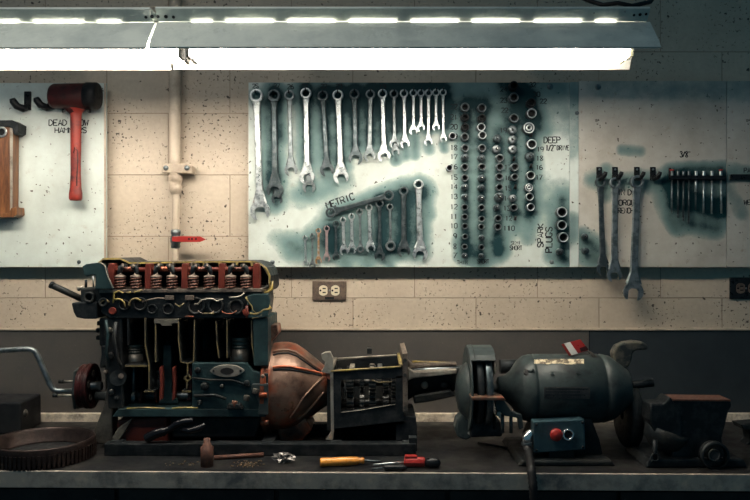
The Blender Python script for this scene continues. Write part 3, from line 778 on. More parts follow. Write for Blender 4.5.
mb.lathe([(0, 13*u), (5*u, 9.5*u), (9*u, 6.4*u), (12*u, 5.6*u), (60*u, 5.0*u), (70*u, 5.0*u), (84*u, 5.6*u), (90*u, 6.6*u), (95*u, 6.6*u), (97*u, 5.6*u), (97.5*u, 0)], hx(76, 103.5), Vector((-.004, 0, -1)), 20, up=(1, 0, 0), sq=.72)
mb.build('handle', M['hammer'], hm)
MB().tube([hx(73.5,153,Yh-.012), hx(75,147,Yh-.0135), hx(77.5,151,Yh-.0135), hx(77.8,163,Yh-.0135), hx(77,175,Yh-.0135), hx(76.7,186,Yh-.0132)], .0016, 6).build('grip_ridge', M['dkred'], hm)
# hook under the hammer head
MB().tube([P(63,108,BY), P(63,112,BY-.03), P(65,111,BY-.06)], .004, 8).build('hammer_hook', M['plastic'], left)
MB().tube([P(90,108,BY), P(90,112,BY-.03), P(88,111,BY-.06)], .004, 8).build('hammer_hook', M['plastic'], left)

Yw = BY-.05
wt = empty('wooden_shop_tool', P(4, 168, BY), 'brown wooden bodied tool with dark metal ends hanging at the left picture edge', 'tool')
MB().pp([(-16,124),(10.5,123.5),(12.5,126),(12,205),(13,210),(9,214),(-16,214)], Yw, BY-.004).build('wooden_body', M['wood'], wt, bevel=.003)
MB().pp([(9.6,124),(12.6,125.5),(12,210),(9.8,212)], Yw-.002, Yw+.002).build('worn_edge', M['alu'], wt, bevel=.001)
MB().pp([(-16,120.5),(12,120),(18.5,123.5),(18,132),(14,134.5),(12,128),(8,126.5),(-16,126.5)], Yw-.008, BY-.002).build('metal_cap', M['iron'], wt, bevel=.0015)
MB().pp([(-16,213),(9,213),(11,208),(16.5,207),(17,214.5),(13,217),(-16,218)], Yw-.006, BY-.002).build('foot_cap', M['wood'], wt, bevel=.0015)
MB().ring(P(2, 132, Yw), (0, -1, 0), S(5.5, Yw), S(3.6, Yw), .006, 20).build('ring_bolt', M['steel'], wt)
MB().lathe([(0, S(3.6, Yw)), (.001, 0)], P(2, 132, Yw-.001), (0, -1, 0), 16).build('dark_hole', M['bore'], wt)

# ---------------------------------------------------------------- conduit, valve, outlets
Yp = -.034
cp = empty('water_pipe', P(175, 180, 0), 'cream painted pipe running down the block wall to a red handled valve', 'pipe')
zt = 2.7
MB().lathe([(0, S(6, Yp)), (zt-P(0,190,Yp).z, S(6, Yp))], P(175, 190, Yp), (0, 0, 1), 20).build('wide_pipe', M['pipe'], cp)
MB().lathe([(0, S(6.2,Yp)),(.002, S(7,Yp)),(.016, S(7,Yp)),(.019, S(6.2,Yp)),(.03, S(5.6,Yp)),(.034, S(6.2,Yp)),(.045, S(6.2,Yp)),(.06, S(4.2,Yp)),(.065,0)], P(175.5, 176, Yp), (0, 0, -1), 20).build('reducer', M['pipe'], cp)
MB().lathe([(0, S(3.6,Yp)), (P(0,190,Yp).z-P(0,300,Yp).z, S(3.4,Yp))], P(176, 190, Yp), (-.01, 0, -1), 16).build('narrow_pipe', M['pipe'], cp)
st = MB().pp([(161.5,165),(167,163.5),(187,163.5),(192,165.5),(192,173.5),(161.5,172.5)], -.034-S(6,0)-.0, -.004).build('strap', M['pipe'], cp, bevel=.003)
for x in (166, 187):
    MB().lathe([(0, S(2.6,0)), (.003, S(2.6,0)), (.006, S(1.5,0)), (.0065, 0)], P(x, 168, -.034-S(6,0)-.001), (0, -1, 0), 12).build('strap_bolt', M['midsteel'], st)
vb = MB(); vb.lathe([(0, S(3.8,Yp)),(.004, S(5,Yp)),(.014, S(5,Yp)),(.018, S(4.2,Yp)),(.028, S(5.4,Yp)),(.04, S(5.4,Yp)),(.046, S(4.6,Yp)),(.058, S(4.8,Yp)),(.062, S(3.4,Yp))], P(175.8, 229.5, Yp), (0, 0, -1), 16)
vb.cyl(P(175.8,238.5,Yp), P(175.8,238.5,Yp-.028), .006)
vb.build('valve_body', M['midsteel'], cp)
vh = MB().pp([(172,236.5),(180,236.2),(200,236.4),(206,239.4),(200,242),(180,242),(172,241.5)], Yp-.032, Yp-.026).build('valve_handle', M['redplastic'], cp, bevel=.001)
for x in (188,191,195): MB().bb(P(x,0,Yp-.033).x, P(x+1.8,0,Yp-.033).x, Yp-.0325, Yp-.031, P(0,240,Yp).z, P(0,238.2,Yp).z).build('embossed_mark', M['dkred'], vh)

def outlet(x0, x1, y0, y1, m, label, cx, rm='cream'):
    a, b = P(x0, y1, 0), P(x1, y0, 0)
    r = empty('wall_outlet', ((a.x+b.x)/2, 0, a.z), label, 'outlet')
    MB().bb(a.x, b.x, -.007, 0, a.z, b.z).build('cover_plate', M[m], r, bevel=.003)
    for x in cx:
        c = P(x, (y0+y1)/2, -.007); u = S(1, 0)
        mb = MB(); pts = []
        for i in range(24):
            t = 2*PI*i/24; X, Z = 5.2*math.cos(t), 5.2*math.sin(t)
            pts.append(c+Vector((max(-4.2, min(4.2, X))*u, 0, Z*u)))
        mb.prism(pts, (0, -.0025, 0)); f = mb.build('receptacle', M[rm], r)
        for dz in (2.0, -1.9):
            MB().box(c+Vector((.9*u, -.0027, dz*u)), (3.2*u, .0008, 1.15*u)).build('slot', M['bore'], f)
        MB().lathe([(0, 1.0*u), (.0008, 0)], c+Vector((-2.8*u, -.0026, 0)), (0, -1, 0), 10).build('ground_hole', M['bore'], f)
    MB().lathe([(0, S(1,0)), (.001, S(.8,0)), (.0014, 0)], P((x0+x1)/2, (y0+y1)/2, -.007), (0, -1, 0), 10).build('cover_screw', M['midsteel'], r)
    return r, (a.x+b.x)/2
o1, mx = outlet(312.5, 346.5, 280.5, 300.5, 'brown', 'brown double outlet plate with cream sockets on the wall above the engine', (323.3, 335.3))
MB().bb(P(325,0,-.0075).x, P(334,0,-.0075).x, -.0078, -.0068, P(0,299.2,0).z, P(0,296.8,0).z).build('stamped_label', M['iron'], o1)
outlet(729, 763, 277.5, 299, 'plastic', 'black double outlet plate on the wall at the right picture edge', (740.5, 752.5), 'brown')
# ---------------------------------------------------------------- cutaway engine
F, BK, YC = -.40, -.17, -.285
eng = empty('cutaway_engine', (P(200, 0, YC).x, YC, BT), 'cutaway engine with coppery bell housing and opened gearbox, standing on the bench', 'engine')
def part(mb, name, m, parent=None, **k): return mb.build(name, M[m], parent or eng, **k)
def YL(pts, Y, r, name='cut_edge', m='yellow', parent=None, seg=6):
    mb = MB(); mb.tube([P(a, b, Y) for a, b in pts], S(r, Y), seg); return part(mb, name, m, parent)
# stand
for y0 in (-.437, -.205):
    part(MB().bb(P(104,0,y0).x, P(416,0,y0).x, y0, y0+.035, BT, BT+.033), 'stand_rail', 'iron', bevel=.002)
for x in (112, 262, 330, 402):
    X = P(x, 0, F).x; part(MB().bb(X, X+.035, -.42, -.175, BT+.004, BT+.035), 'cross_bar', 'iron', bevel=.002)
part(MB().pp([(396,416),(416,417),(417,428),(417,441),(396,441)], -.40, -.22), 'stand_post', 'iron', bevel=.002)
part(MB().pp([(409,438),(417,438),(417,451),(409,451)], -.43, -.40), 'stand_foot', 'cast', bevel=.001)
# front foot casting
part(MB().pp([(119,364),(127,372),(120,388),(113,402),(112,420),(113,444),(95,444),(94,430),(98,420),(104,404),(106,390),(112,378)], -.355, -.30), 'front_foot', 'greypaint', bevel=.004)
part(MB().pp([(112,438),(118,428),(132,418),(131,421),(122,436),(116,444)], -.40, -.37), 'gusset', 'greypaint', bevel=.002)
# oil pan and its flange
part(MB().pp([(117,420),(166,417),(168,444),(116,444)], -.385, -.20), 'oil_pan', 'red', bevel=.006)
part(MB().pp([(170,417),(262,417),(255,438),(172,438)], -.375, -.20), 'oil_sump', 'cast', bevel=.006)
part(MB().pp([(118,409),(262,409),(266,417),(112,417)], F-.004, BK), 'pan_flange', 'teal', bevel=.002)
YL([(127,408.6),(146,407.6),(165,408.4)], F-.002, .8); YL([(172,408.4),(186,407.6),(198,408)], F-.002, .9)
for x in (205, 216, 240, 252):
    part(MB().cyl(P(x, 409, F+.01), P(x, 404.5, F+.01), .006, seg=6), 'flange_bolt', 'greypaint')
# block shell: rear wall, ends, webs
part(MB().pp([(104,318),(266,318),(266,409),(106,409)], -.205, BK), 'block_rear_wall', 'cast')
part(MB().pp([(103,318),(122,318),(123,409),(108,409)], F+.01, -.205), 'block_front_end', 'cast', bevel=.004)
part(MB().pp([(253,318),(268,318),(268,366),(254,366)], F, -.205), 'block_rear_end', 'teal', bevel=.002)
part(MB().pp([(192,363),(246,363),(253,371),(268,374),(268,409),(192,409)], F, F+.02), 'lower_block_panel', 'teal', bevel=.002)
rp = part(MB().pp([(252,384),(268,384),(268,415),(258,415),(259,404),(255,394),(251,390)], F-.012, F), 'engine_plate', 'grteal', bevel=.002)
bores = (134, 166, 204, 240); Yb = -.305
for i, x in enumerate(bores):
    r = S(11, Yb); top = P(x, 319, Yb); bot = P(x, (366, 378, 378, 364)[i], Yb)
    mb = MB(); L = top.z-bot.z
    mb.lathe([(0, r), (L, r), (L, r+.005), (0, r+.005), (0, r)], bot, (0, 0, 1), 20, a0=-PI*.5, a1=PI*.5, up=(0, 1, 0))
    part(mb, 'cylinder_bore', 'iron')
# webs with painted cut faces
def web(pts, m='dullyellow', w=1.1, depth=.10, Y=F+.004):
    o = part(MB().strip(pts, Y+.001, Y+depth, S(w*1.5, Y)), 'block_web', 'cast')
    part(MB().strip(pts, Y-.001, Y+.001, S(w, Y)), 'cut_edge', m, o)
web([(145,318),(145,342),(147,356),(149,364),(149,390)]); web([(144,391.5),(154,391.5)], w=1.2)
web([(155.5,322),(155.5,362)]); web([(125,366),(147,366)], w=1.6); web([(128,345),(128,319)], 'cast')
web([(178.5,322),(178.5,340),(181,362),(187,363.5),(193.5,362),(194.5,320)], w=1.1)
web([(187.5,364),(187.5,376)], w=1.2); web([(184,378),(188,375),(191,378),(188,381),(184,378)], w=1.6, depth=.02); web([(187,382),(186.5,389)], w=1.2, depth=.03); web([(182,391.5),(191,391.5)], w=1.8, depth=.03)
web([(216,321),(217,344),(219,358)], w=1.0); web([(227,320),(227,358)], 'dullyellow', w=.9); web([(251.5,320),(252,345),(255,362)], w=1.0)
part(MB().pp([(154,319),(178,319),(178,323.5),(172,323.5),(171,326),(162,326),(160,323.5),(154,323.5)], F+.002, F+.04), 'deck_bridge', 'greypaint', bevel=.001)
YL([(185,316.6),(194,316.6)], F-.002, .8, m='copper'); YL([(203,313.5),(214,313.5)], F-.002, .8, m='dullyellow')
# pistons, rods, crankshaft
def piston(x, y0, y1, Y=-.31, m='midsteel'):
    r = S(10, Y); t = P(x, y0, Y); b = P(x, y1, Y); L = t.z-b.z; g = .0016
    prof = [(0, r*.8), (0, r*.97), (.002, r)]
    for k in range(3):
        z = L*(.55+.13*k); prof += [(z, r), (z, r-.003), (z+g*1.4, r-.003), (z+g*1.4, r)]
    prof += [(L-.001, r), (L, r-.001), (L, 0)]
    return part(MB().lathe(prof, b, (0, 0, 1), 26), 'piston', m)
pz = ((344,364),(370,388),(368,386),(337,362))
ps = []
for i, x in enumerate(bores):
    ps.append(piston(x, *pz[i], m='alu' if i in (0, 3) else 'midsteel'))
    a, b = P(x, pz[i][1]-4, -.31), P(x+(1 if i % 2 else -1), 398, -.30)
    mb = MB(); mb.tube([a, a.lerp(b, .5), b], [.008, .0065, .009], 8); mb.ring(b+Vector((-.012, 0, 0)), (1, 0, 0), .022, .012, .024, 18)
    part(mb, 'connecting_rod', 'midsteel' if i in (0, 3) else 'dkred')
mb = MB(); mb.cyl(P(96,396,-.295), P(262,396,-.295), .013, seg=16); cr = part(mb, 'crankshaft', 'midsteel')
for i, x in enumerate(bores):
    for dx in (-8.5, 8.5):
        up = -1 if i in (0, 3) else 1
        c = P(x+dx, 396, -.295); pts = []
        for k in range(17):
            a = PI*k/16; pts.append(c+Vector((0, .038*math.cos(a), -up*-.004+up*.040*math.sin(a)*(1 if up > 0 else .8))))
        pts += [c+Vector((0, -.018, -up*.018)), c+Vector((0, .018, -up*.018))]
        part(MB().prism(pts, (.009, 0, 0)), 'counterweight', 'red' if i in (1,) else 'dkred', cr, bevel=.001)
for x, m, t in ((160.5,'red',3.2),(173.5,'red',3.2),(189,'dkred',4)):
    part(MB().pp([(x-t/2,368),(x+t/2,366),(x+t*.8,380),(x+t/2,399),(x-t/2,401),(x-t*.2,384)], F+.012, F+.03), 'main_bearing_web', m, bevel=.002)
part(MB().pp([(163,345),(171,345),(172,392),(178,404),(158,404),(162,392)], F+.05, F+.07), 'inner_wall', 'teal', bevel=.003)
part(MB().pp([(130,370),(143,370),(144,396),(128,396)], -.25, -.24), 'inner_wall', 'cast', bevel=.003)
# bosses and bolts on the lower block
for x, y, r, m in ((198,370,3,'cast'),(205,386,4,'cast'),(222,386,2.2,'greasy'),(247,383,3,'cast'),(200,402,2.4,'greasy'),(264,392,2,'copper'),(263,376,2,'cap')):
    part(MB().lathe([(0,0),(0,S(r,F)),(.006,S(r,F)),(.008,S(r*.7,F)),(.008,0)], P(x, y, F), (0,-1,0), 14), 'block_boss', m)
part(MB().tube([P(193,378,F-.004),P(210,380,F-.006),P(232,380,F-.006),P(250,386,F-.004)], .003, 8), 'casting_seam', 'cast')
part(MB().tube([P(194,396,F-.004),P(215,395,F-.008),P(226,399,F-.008)], .004, 8), 'casting_seam', 'cast')
# side opening flange on the block
fl_ = []
for k in range(28):
    a = 2*PI*k/28; ca, sa = math.cos(a), math.sin(a)
    rx = 17*abs(ca)**.9*(1 if ca > 0 else -1); rz = 6.2*sa*(1-.45*abs(ca)**3)
    fl_.append((227+rx, 371-rz))
part(MB().pp(fl_, F-.010, F), 'port_flange', 'alu', bevel=.001)
part(MB().pp([(227+6.8*math.cos(2*PI*k/20), 371.2-3.4*math.sin(2*PI*k/20)) for k in range(20)], F-.0105, F-.009), 'port_opening', 'bore')
for x in (213.5, 240.5): part(MB().cyl(P(x, 371, F-.012), P(x, 371, F-.009), .0035, seg=8), 'flange_hole', 'bore')
for x, y in ((234,403.5),(246,398),(255,391)):
    part(MB().cyl(P(x, y+2.5, F-.012), P(x+1, y-2.5, F-.012), .009, seg=6), 'block_bolt', 'copper' if x == 234 else 'greypaint', bevel=.001)
part(MB().pp([(228,404),(240,404),(243,409),(226,409)], F-.02, F), 'bolt_boss', 'cast', bevel=.002)
# cylinder head
hd = part(MB().pp([(101,292),(262,291),(263,302),(261,318.5),(110,318.5),(101,313)], F+.006, BK), 'cylinder_head', 'iron', bevel=.003)
part(MB().pp([(99,289.4),(263,288.4),(263,292),(99,293)], F, BK), 'head_deck', 'cap', bevel=.001)
part(MB().pp([(104,284),(266,283),(266,289),(104,290)], -.20, BK), 'rear_head_rail', 'cast')
for cx, cy, r in ((124,305,5.5),(140,304,7),(152,309,5),(196,306,9),(215.5,306,8),(236,307,8),(168,309,6)):
    c = P(cx, cy, F+.003); mb = MB(); mb.ring(c+Vector((0, .006, 0)), (0, -1, 0), S(r, F), S(r*.72, F), .009, 18)
    o = part(mb, 'port_ring', 'cast', hd)
    part(MB().lathe([(0, S(r*.72, F)), (.001, 0)], c+Vector((0, .001, 0)), (0, -1, 0), 16), 'port_opening', 'bore', hd)
def sq(pts, m='yellow', r=.9): YL(pts, F-.001, r, m=m, parent=hd)
def arc(cx, cy, r, a0, a1, n=8, sy=1.): return [(cx+r*math.cos(math.radians(a0+(a1-a0)*k/n)), cy-r*sy*math.sin(math.radians(a0+(a1-a0)*k/n))) for k in range(n+1)]
sq([(113,303),(114,297),(114,293),(119,291),(123,293)]); sq(arc(118, 306, 7, 115, -10), 'yellow', 1.0)
sq(arc(135.5, 305, 6.5, 190, 40), 'yellow', 1.0); sq([(127,292.5),(131,292.2)], 'yellow'); sq([(134,292.5),(139,291.5),(142,289.5)], 'yellow', .8)
sq(arc(105, 304.5, 4.5, 170, 30), 'dullyellow'); sq([(142,302),(150,299.5),(158,298),(166,298.4)], 'cap', .7)
sq([(175,303.5),(180,307),(184,303)], 'dullyellow', .7); sq([(194.5,304),(198,304),(201,300.5),(207,298.6),(213,299),(217,301),(223,299)], 'alu', .8)
sq([(229,297.5),(236,297.2),(241,296),(244,293)], 'alu', .8); sq(arc(206, 309, 8.5, 200, 340, sy=.6), 'cap', .6); sq(arc(229, 309, 8, 200, 340, sy=.6), 'copper', .6)
for x in (169.5, 189.5):
    part(MB().pp([(x-4.5,295.5),(x+4,295.5),(x+4,300),(x-4.5,300)], F-.003, F+.006), 'cast_pad', 'cap', hd, bevel=.001)
for x, y in ((112,311),(246,312),(249,308)): part(MB().pp(arc(x, y, 3.6, 0, 330, 9), F-.004, F+.006), 'red_boss', 'red', hd, bevel=.001)
# right end of the head, broken edges
part(MB().pp([(247,296),(253,294),(268,294),(270,301),(268,316),(262,318),(247,318)], F-.004, F+.03), 'head_end', 'teal', hd, bevel=.002)
sq([(246,297),(249,302),(252,306),(253,310),(256,313)], 'yellow', 1.3); sq([(250,313),(256,314),(261,312),(264,309.5),(268,309),(271,307)], 'yellow', 1.5); sq([(258,307),(262,308),(266,306.5),(270,305.5)], 'yellow', .9)
sq([(252,318),(259,317),(262,315)], 'dullyellow', 1.2); sq([(247,306),(248,313),(247,318)], 'red', 1.6)
# valve cover shell, cut back behind the valve gear
Yv0 = -.352
VC = [(98.5,289),(98.5,263),(103,259),(120,258.6),(125,261),(129,263),(170,262.4),(215,261.8),(253,261.6),(260,263.5),(266,268),(269.5,276),(270,288),(268,291)]
vc = part(MB().strip(VC, Yv0, BK, S(1.8, F)), 'valve_cover', 'iron')
part(MB().pp([(99,263),(103,259.5),(120,259.2),(129,263.4),(170,262.8),(253,262.2),(262,266),(268,276),(269,289),(99,289)], BK-.004, BK), 'cover_rear_wall', 'iron', vc)
part(MB().strip(VC[1:], Yv0-.002, Yv0+.0005, S(1.6, F)), 'cut_edge', 'yellow', vc)
YL([(270,284),(272.5,281),(272,289),(268,292),(262,293),(257,291)], Yv0-.004, 1.2, parent=vc)
YL([(258,290),(262,289),(266,291)], Yv0-.004, 1.0, parent=vc)
for x in (137.5, 173, 191.5, 203.5, 219, 236.5, 251.5):
    part(MB().pp([(x-.9,262.3),(x+.9,262.3),(x+.6,266),(x-.6,266)], Yv0-.003, Yv0+.02), 'inner_rib', 'yellow' if x > 200 else 'alu', vc)
# rocker shaft, posts, rockers, springs
Yr = -.372
part(MB().cyl(P(106, 270, Yr), P(258, 269, Yr), .0065, seg=14), 'rocker_shaft', 'red')
for x in (111, 148, 184.5, 221.6, 256):
    mb = MB(); mb.pp([(x-2.4,263.5),(x+2.4,263.5),(x+3.2,268),(x+3.6,289),(x-3.6,289),(x-3.2,268)], Yr-.016, Yr+.016)
    part(mb, 'rocker_post', 'red', bevel=.002)
SP = (120.5, 135.8, 156.4, 172, 193.4, 209.4, 230.6, 246)
for i, x in enumerate(SP):
    Ys = F+.012; b = P(x, 290, Ys); r = S(5.0, Ys); H = S(12.5, Ys)
    n = 44; path = [b+Vector((r*math.cos(2*PI*4*k/n), r*math.sin(2*PI*4*k/n), .002+(H-.003)*k/n)) for k in range(n+1)]
    s_ = part(MB().tube(path, .0022, 6), 'valve_spring', 'spring')
    part(MB().lathe([(0, 0), (0, r*1.12), (.0045, r*1.12), (.006, r*.8), (.009, r*.35), (.014, r*.3), (.0145, 0)], b+Vector((0, 0, H)), (0, 0, 1), 16), 'spring_cap', 'cap', s_)
    part(MB().cyl(b, b+Vector((0, 0, H)), r*.45, seg=8), 'valve_guide', 'iron', s_)
    # rocker arm from shaft to valve tip
    s2 = 1 if i % 2 else -1
    a = P(x+s2*-3.5, 266.5, Yr-.008); m_ = P(x, 268, Yr-.02); e = P(x+s2*1.0, 272.5, Ys)
    mb = MB(); mb.tube([a+Vector((0, .02, .002)), a, m_, e, e+Vector((0, 0, -.008))], [.005, .008, .0085, .006, .004], 8)
    ro = part(mb, 'rocker_arm', 'iron')
    part(MB().cyl(P(x-s2*2.5, 267.5, Yr-.028), P(x-s2*2.2, 264, Yr-.022), .0035, seg=6), 'adjuster_nut', 'cap', ro)
    part(MB().tube([P(x-s2*4, 268.5, Yr-.013), P(x-s2*8.5, 269, Yr-.013)], .0055, 8), 'spacer', 'orange' if i in (1, 2, 3, 4) else 'spring', ro)
# lifting bracket, water outlet, housing at the front
part(MB().pp([(82,266.5),(86,264),(98,262.5),(103,264),(106,269),(107,277),(110,283),(113,289),(95,289),(95.5,275.5),(92,274.5),(87,276.5),(84,275)], F-.012, F+.004), 'lifting_bracket', 'teal', bevel=.002)
YL([(101,262.6),(105,266),(107,274),(110,281),(113,288)], F-.014, .55, name='bracket_edge', m='alu')
part(MB().cyl(P(50.5, 284.5, -.36), P(84, 300, -.33), S(3.3, -.35), seg=16), 'lever_tube', 'cast')
part(MB().cyl(P(50.5, 284.5, -.36), P(53, 285.6, -.36), S(3.6, -.35), seg=16), 'tube_end', 'iron')
part(MB().pp([(71,303),(82,302),(97,302),(97,319),(84,319),(76,317.5),(73,312)], -.40, -.27), 'pump_housing', 'iron', bevel=.004)
part(MB().pp([(80,288),(100,287),(104,292),(104,304),(80,304)], -.39, -.25), 'outlet_housing', 'cast', bevel=.006)
for x, y, r in ((90.5,297,5.5),(104.5,302,4.5)):
    part(MB().ring(P(x, y, -.39), (0, -1, 0), S(r, F), S(r*.6, F), .014, 18), 'outlet_ring', 'cast')
part(MB().cyl(P(86, 288, -.36), P(86, 279.5, -.36), .004, seg=8), 'stud', 'iron'); part(MB().cyl(P(93.5, 288, -.38), P(93, 276, -.38), .0022, seg=8), 'stud', 'midsteel')
part(MB().cyl(P(78, 289, -.37), P(84, 287, -.37), .006, seg=10), 'outlet_stub', 'alu')
part(MB().pp([(99,318),(118,318),(118,340),(120,368),(99,368),(102,348),(99,345)], -.375, -.23), 'front_cover', 'cast', bevel=.004)
part(MB().pp([(101,346),(113,346),(114,366),(102,366)], -.385, -.375), 'cover_panel', 'cast', bevel=.002)
for k, (y, r) in enumerate(((322,6),(329,7),(336,7))): part(MB().lathe([(0, 0),(0, S(r,F)),(.010, S(r,F)),(.012, S(r-1.5,F)),(.012,0)], P(103, y+3, -.34), (0, 0, 1), 18), 'thermostat_rib', 'cast')
part(MB().cyl(P(118, 378, -.40), P(119, 378, -.34), S(8, F), S(9, F), seg=22), 'cover_boss', 'cast')
part(MB().cyl(P(121, 376, -.412), P(121, 376, -.395), S(2.6, F), seg=14), 'boss_bolt', 'cap')
for x, y, r, m in ((110,330,3,'greypaint'),(116,350,2.4,'greasy'),(111,356,4,'cast'),(112,392,3,'greasy'),(106,372,2.2,'cap'),(117,398,2.4,'cast')):
    part(MB().lathe([(0,0),(0,S(r,F)),(.008,S(r,F)),(.010,S(r*.6,F)),(.010,0)], P(x, y, F+.011), (0,-1,0), 14), 'front_bolt', m)
part(MB().tube([P(106,320,F),P(108,335,F-.004),P(106,352,F-.004),P(110,366,F)], .004, 8), 'coolant_line', 'teal')
part(MB().tube([P(116,322,F),P(114,338,F-.006),P(117,358,F-.004),P(122,368,F)], .0055, 8), 'casting_rib', 'cast')
# pulleys and crank
Yk = -.285; pc = lambda x: P(x, 386, Yk)
def pulley(x, r, m, name='pulley'):
    c = pc(x); R = S(r, Yk); mb = MB()
    mb.lathe([(0, R*.25), (0, R*.86), (0, R), (.003, R), (.007, R*.86), (.012, R), (.015, R), (.015, R*.8), (.010, R*.74), (.010, R*.25)], c, (1, 0, 0), 36)
    o = part(mb, name, m)
    for k in range(5):
        a = 2*PI*k/5+.3; q = c+Vector((.0155, math.cos(a)*R*.56, math.sin(a)*R*.56))
        part(MB().ring(q+Vector((-.003, 0, 0)), (1, 0, 0), R*.16, R*.10, .003, 12), 'lightening_hole', 'cap', o)
    return o
pulley(82.5, 21.5, 'dkred'); pulley(88.5, 22.5, 'dkred')
part(MB().cyl(pc(74), pc(102), .013, seg=16), 'pulley_hub', 'midsteel')
c = P(76, 389, Yk)
part(MB().prism([c+Vector((0, y, z)) for y, z in ((-.02,.055),(.015,.062),(.03,.02),(.03,-.045),(.008,-.06),(-.02,-.055),(-.034,-.01))], (.008, 0, 0)), 'crank_plate', 'grteal', bevel=.002)
ck = part(MB().tube([P(-60,353.5,Yk),P(0,350.5,Yk),P(26,349,Yk),P(31,349.3,Yk),P(35,351.5,Yk),P(38,356,Yk),P(50,384,Yk),P(53,389,Yk),P(57,391,Yk),P(76,391,Yk)], S(2.7, Yk), 14), 'crank_handle', 'midsteel')
for y, x0, x1 in ((381.5, 59, 76), (395.5, 53, 76)):
    part(MB().cyl(P(x0+4, y, Yk-.02), P(x1, y, Yk-.02), .004, seg=10), 'crank_stud', 'alu')
    part(MB().cyl(P(x0, y, Yk-.02), P(x0+5, y, Yk-.02), .0062, seg=6), 'stud_nut', 'cast')

# bell housing
Ybl = -.275; yc = 386; x0b = 268
bprof = [(0,0),(0,45.5),(4,46),(4.6,43),(12,44),(20,44),(28,42),(36,37),(44,30.5),(52,24),(58,20),(60,19.5),(60,0)]
bp = [(S(t, Ybl), S(r, Ybl)) for t, r in bprof]
bell = part(MB().lathe(bp, P(x0b, yc, Ybl), (1, 0, 0), 40), 'bell_housing', 'copper')
def on_bell(px, py, off=.0015):
    Y = Ybl
    for _ in range(12):
        p = P(px, py, Y); t = p.x-P(x0b, yc, Ybl).x; r = float(np.interp(t, [a for a, b in bp[1:-1]], [b for a, b in bp[1:-1]]))+off
        dz = p.z-P(x0b, yc, Ybl).z
        Yn = Ybl-math.sqrt(max(r*r-dz*dz, 0)); Y = .5*Y+.5*Yn
    return P(px, py, Y)
def bell_rib(pts, r, m, name='bell_rib'):
    q = []
    for (a, b), (c_, d) in zip(pts[:-1], pts[1:]):
        for k in range(4): q.append(on_bell(a+(c_-a)*k/4, b+(d-b)*k/4))
    q.append(on_bell(*pts[-1])); part(MB().tube(q, r, 6), name, m, bell)
bell_rib([(273,352),(278,350.5),(288,350),(296,352.5),(304,358),(314,366),(324,372)], .0042, 'copper')
bell_rib([(273,355),(278,353.5),(288,353),(296,355.5),(304,361),(314,368),(322,373)], .0026, 'iron')
bell_rib([(273,367.5),(280,366.5),(290,366.5),(300,368.5),(312,371),(324,374)], .0040, 'orange')
bell_rib([(273,370),(280,369.3),(290,369.5),(300,371.2),(312,373.5),(322,375.5)], .0026, 'iron')
bell_rib([(323,377),(314,386),(304,397),(297,408),(290,418)], .0036, 'copper')
bell_rib([(324,392),(316,402),(306,413),(296,421)], .0036, 'copper')
part(MB().lathe([(0, S(36,Ybl)),(0, S(47.5,Ybl)),(.011, S(47.5,Ybl)),(.011, S(36,Ybl))], P(267, yc, Ybl), (1, 0, 0), 40), 'bell_flange', 'copper', bell)
for a in range(0, 360, 36):
    q = P(270, yc, Ybl)+Vector((0, -math.cos(math.radians(a))*S(47, Ybl), math.sin(math.radians(a))*S(47, Ybl)))
    part(MB().cyl(q+Vector((-.010, 0, 0)), q+Vector((.012, 0, 0)), .008, seg=10), 'flange_lug', 'copper', bell)
part(MB().pp([(258,326),(277,325),(278,334),(270,343),(264,350),(262,338),(256,338)], -.34, -.26), 'starter_mount', 'copper', bevel=.003)
part(MB().cyl(P(322,373,-.375), P(331,373.5,-.375), .009, seg=8), 'bell_bolt', 'orange', bell); part(MB().cyl(P(330,376,-.40), P(330,376,-.385), .0095, seg=12), 'bell_bolt', 'orange', bell)
part(MB().pp([(276,424),(296,424),(305,418),(312,430),(302,441),(280,441)], -.34, -.22), 'bell_foot', 'copper', bevel=.004)

# gearbox
GF, GB = -.405, -.175
gb = part(MB().pp([(333,361),(399,356),(400,420),(333,428)], GB-.006, GB), 'gearbox_case', 'cast')
part(MB().prism([P(331,372,GF), P(404,367,GF), P(404,378,GF), P(331,380,GF)], (0, .008, 0)), 'upper_front_wall', 'iron', gb)
part(MB().pp([(331,380),(341,380),(341,412),(396,404),(396,376),(404,376),(404,424),(331,432)], GF, GF+.008), 'lower_front_wall', 'iron', gb)
part(MB().pp([(331,429),(404,421),(404,424),(331,432)], GF, GB), 'case_floor', 'iron', gb)
tf0, tf1 = P(331,371,GF), P(404,366.5,GF); tb0, tb1 = Vector((tf0.x, GB, tf0.z)), Vector((tf1.x, GB, tf1.z))
for a, b, m, w_ in ((tf0, tf1, 'yellow', .0035), (tb0, tb1, 'alu', .004), (tf0, tb0, 'alu', .007), (tf1+Vector((-.006,0,0)), tb1+Vector((-.006,0,0)), 'yellow', .009)):
    part(MB().tube([a, b], w_, 4), 'top_rim', m, gb)
YL([(372,380),(378,382.4),(392,382)], GF-.001, .8, m='dullyellow', parent=gb); YL([(341,412.5),(362,410),(376,407.5),(395,404.5)], GF-.001, .45, m='alu', parent=gb)
YL([(345,383),(345,400)], GF-.001, .5, m='iron', parent=gb)
def gear(x, y, Y, r, w_, m, n=26):
    c = P(x, y, Y); R = S(r, Y); pts = []
    for k in range(n):
        for da, rr in ((-.32, .9), (-.16, 1), (.16, 1), (.32, .9)):
            a = 2*PI*(k+da)/n; pts.append(c+Vector((0, math.cos(a)*R*rr, math.sin(a)*R*rr)))
    return part(MB().prism(pts, (w_, 0, 0)), 'gear', 'greasy', gb)
part(MB().cyl(P(333,383,-.29), P(405,381,-.29), .012, seg=14), 'main_shaft', 'greasy', gb); part(MB().cyl(P(333,404,-.29), P(403,401,-.29), .012, seg=14), 'counter_shaft', 'greasy', gb)
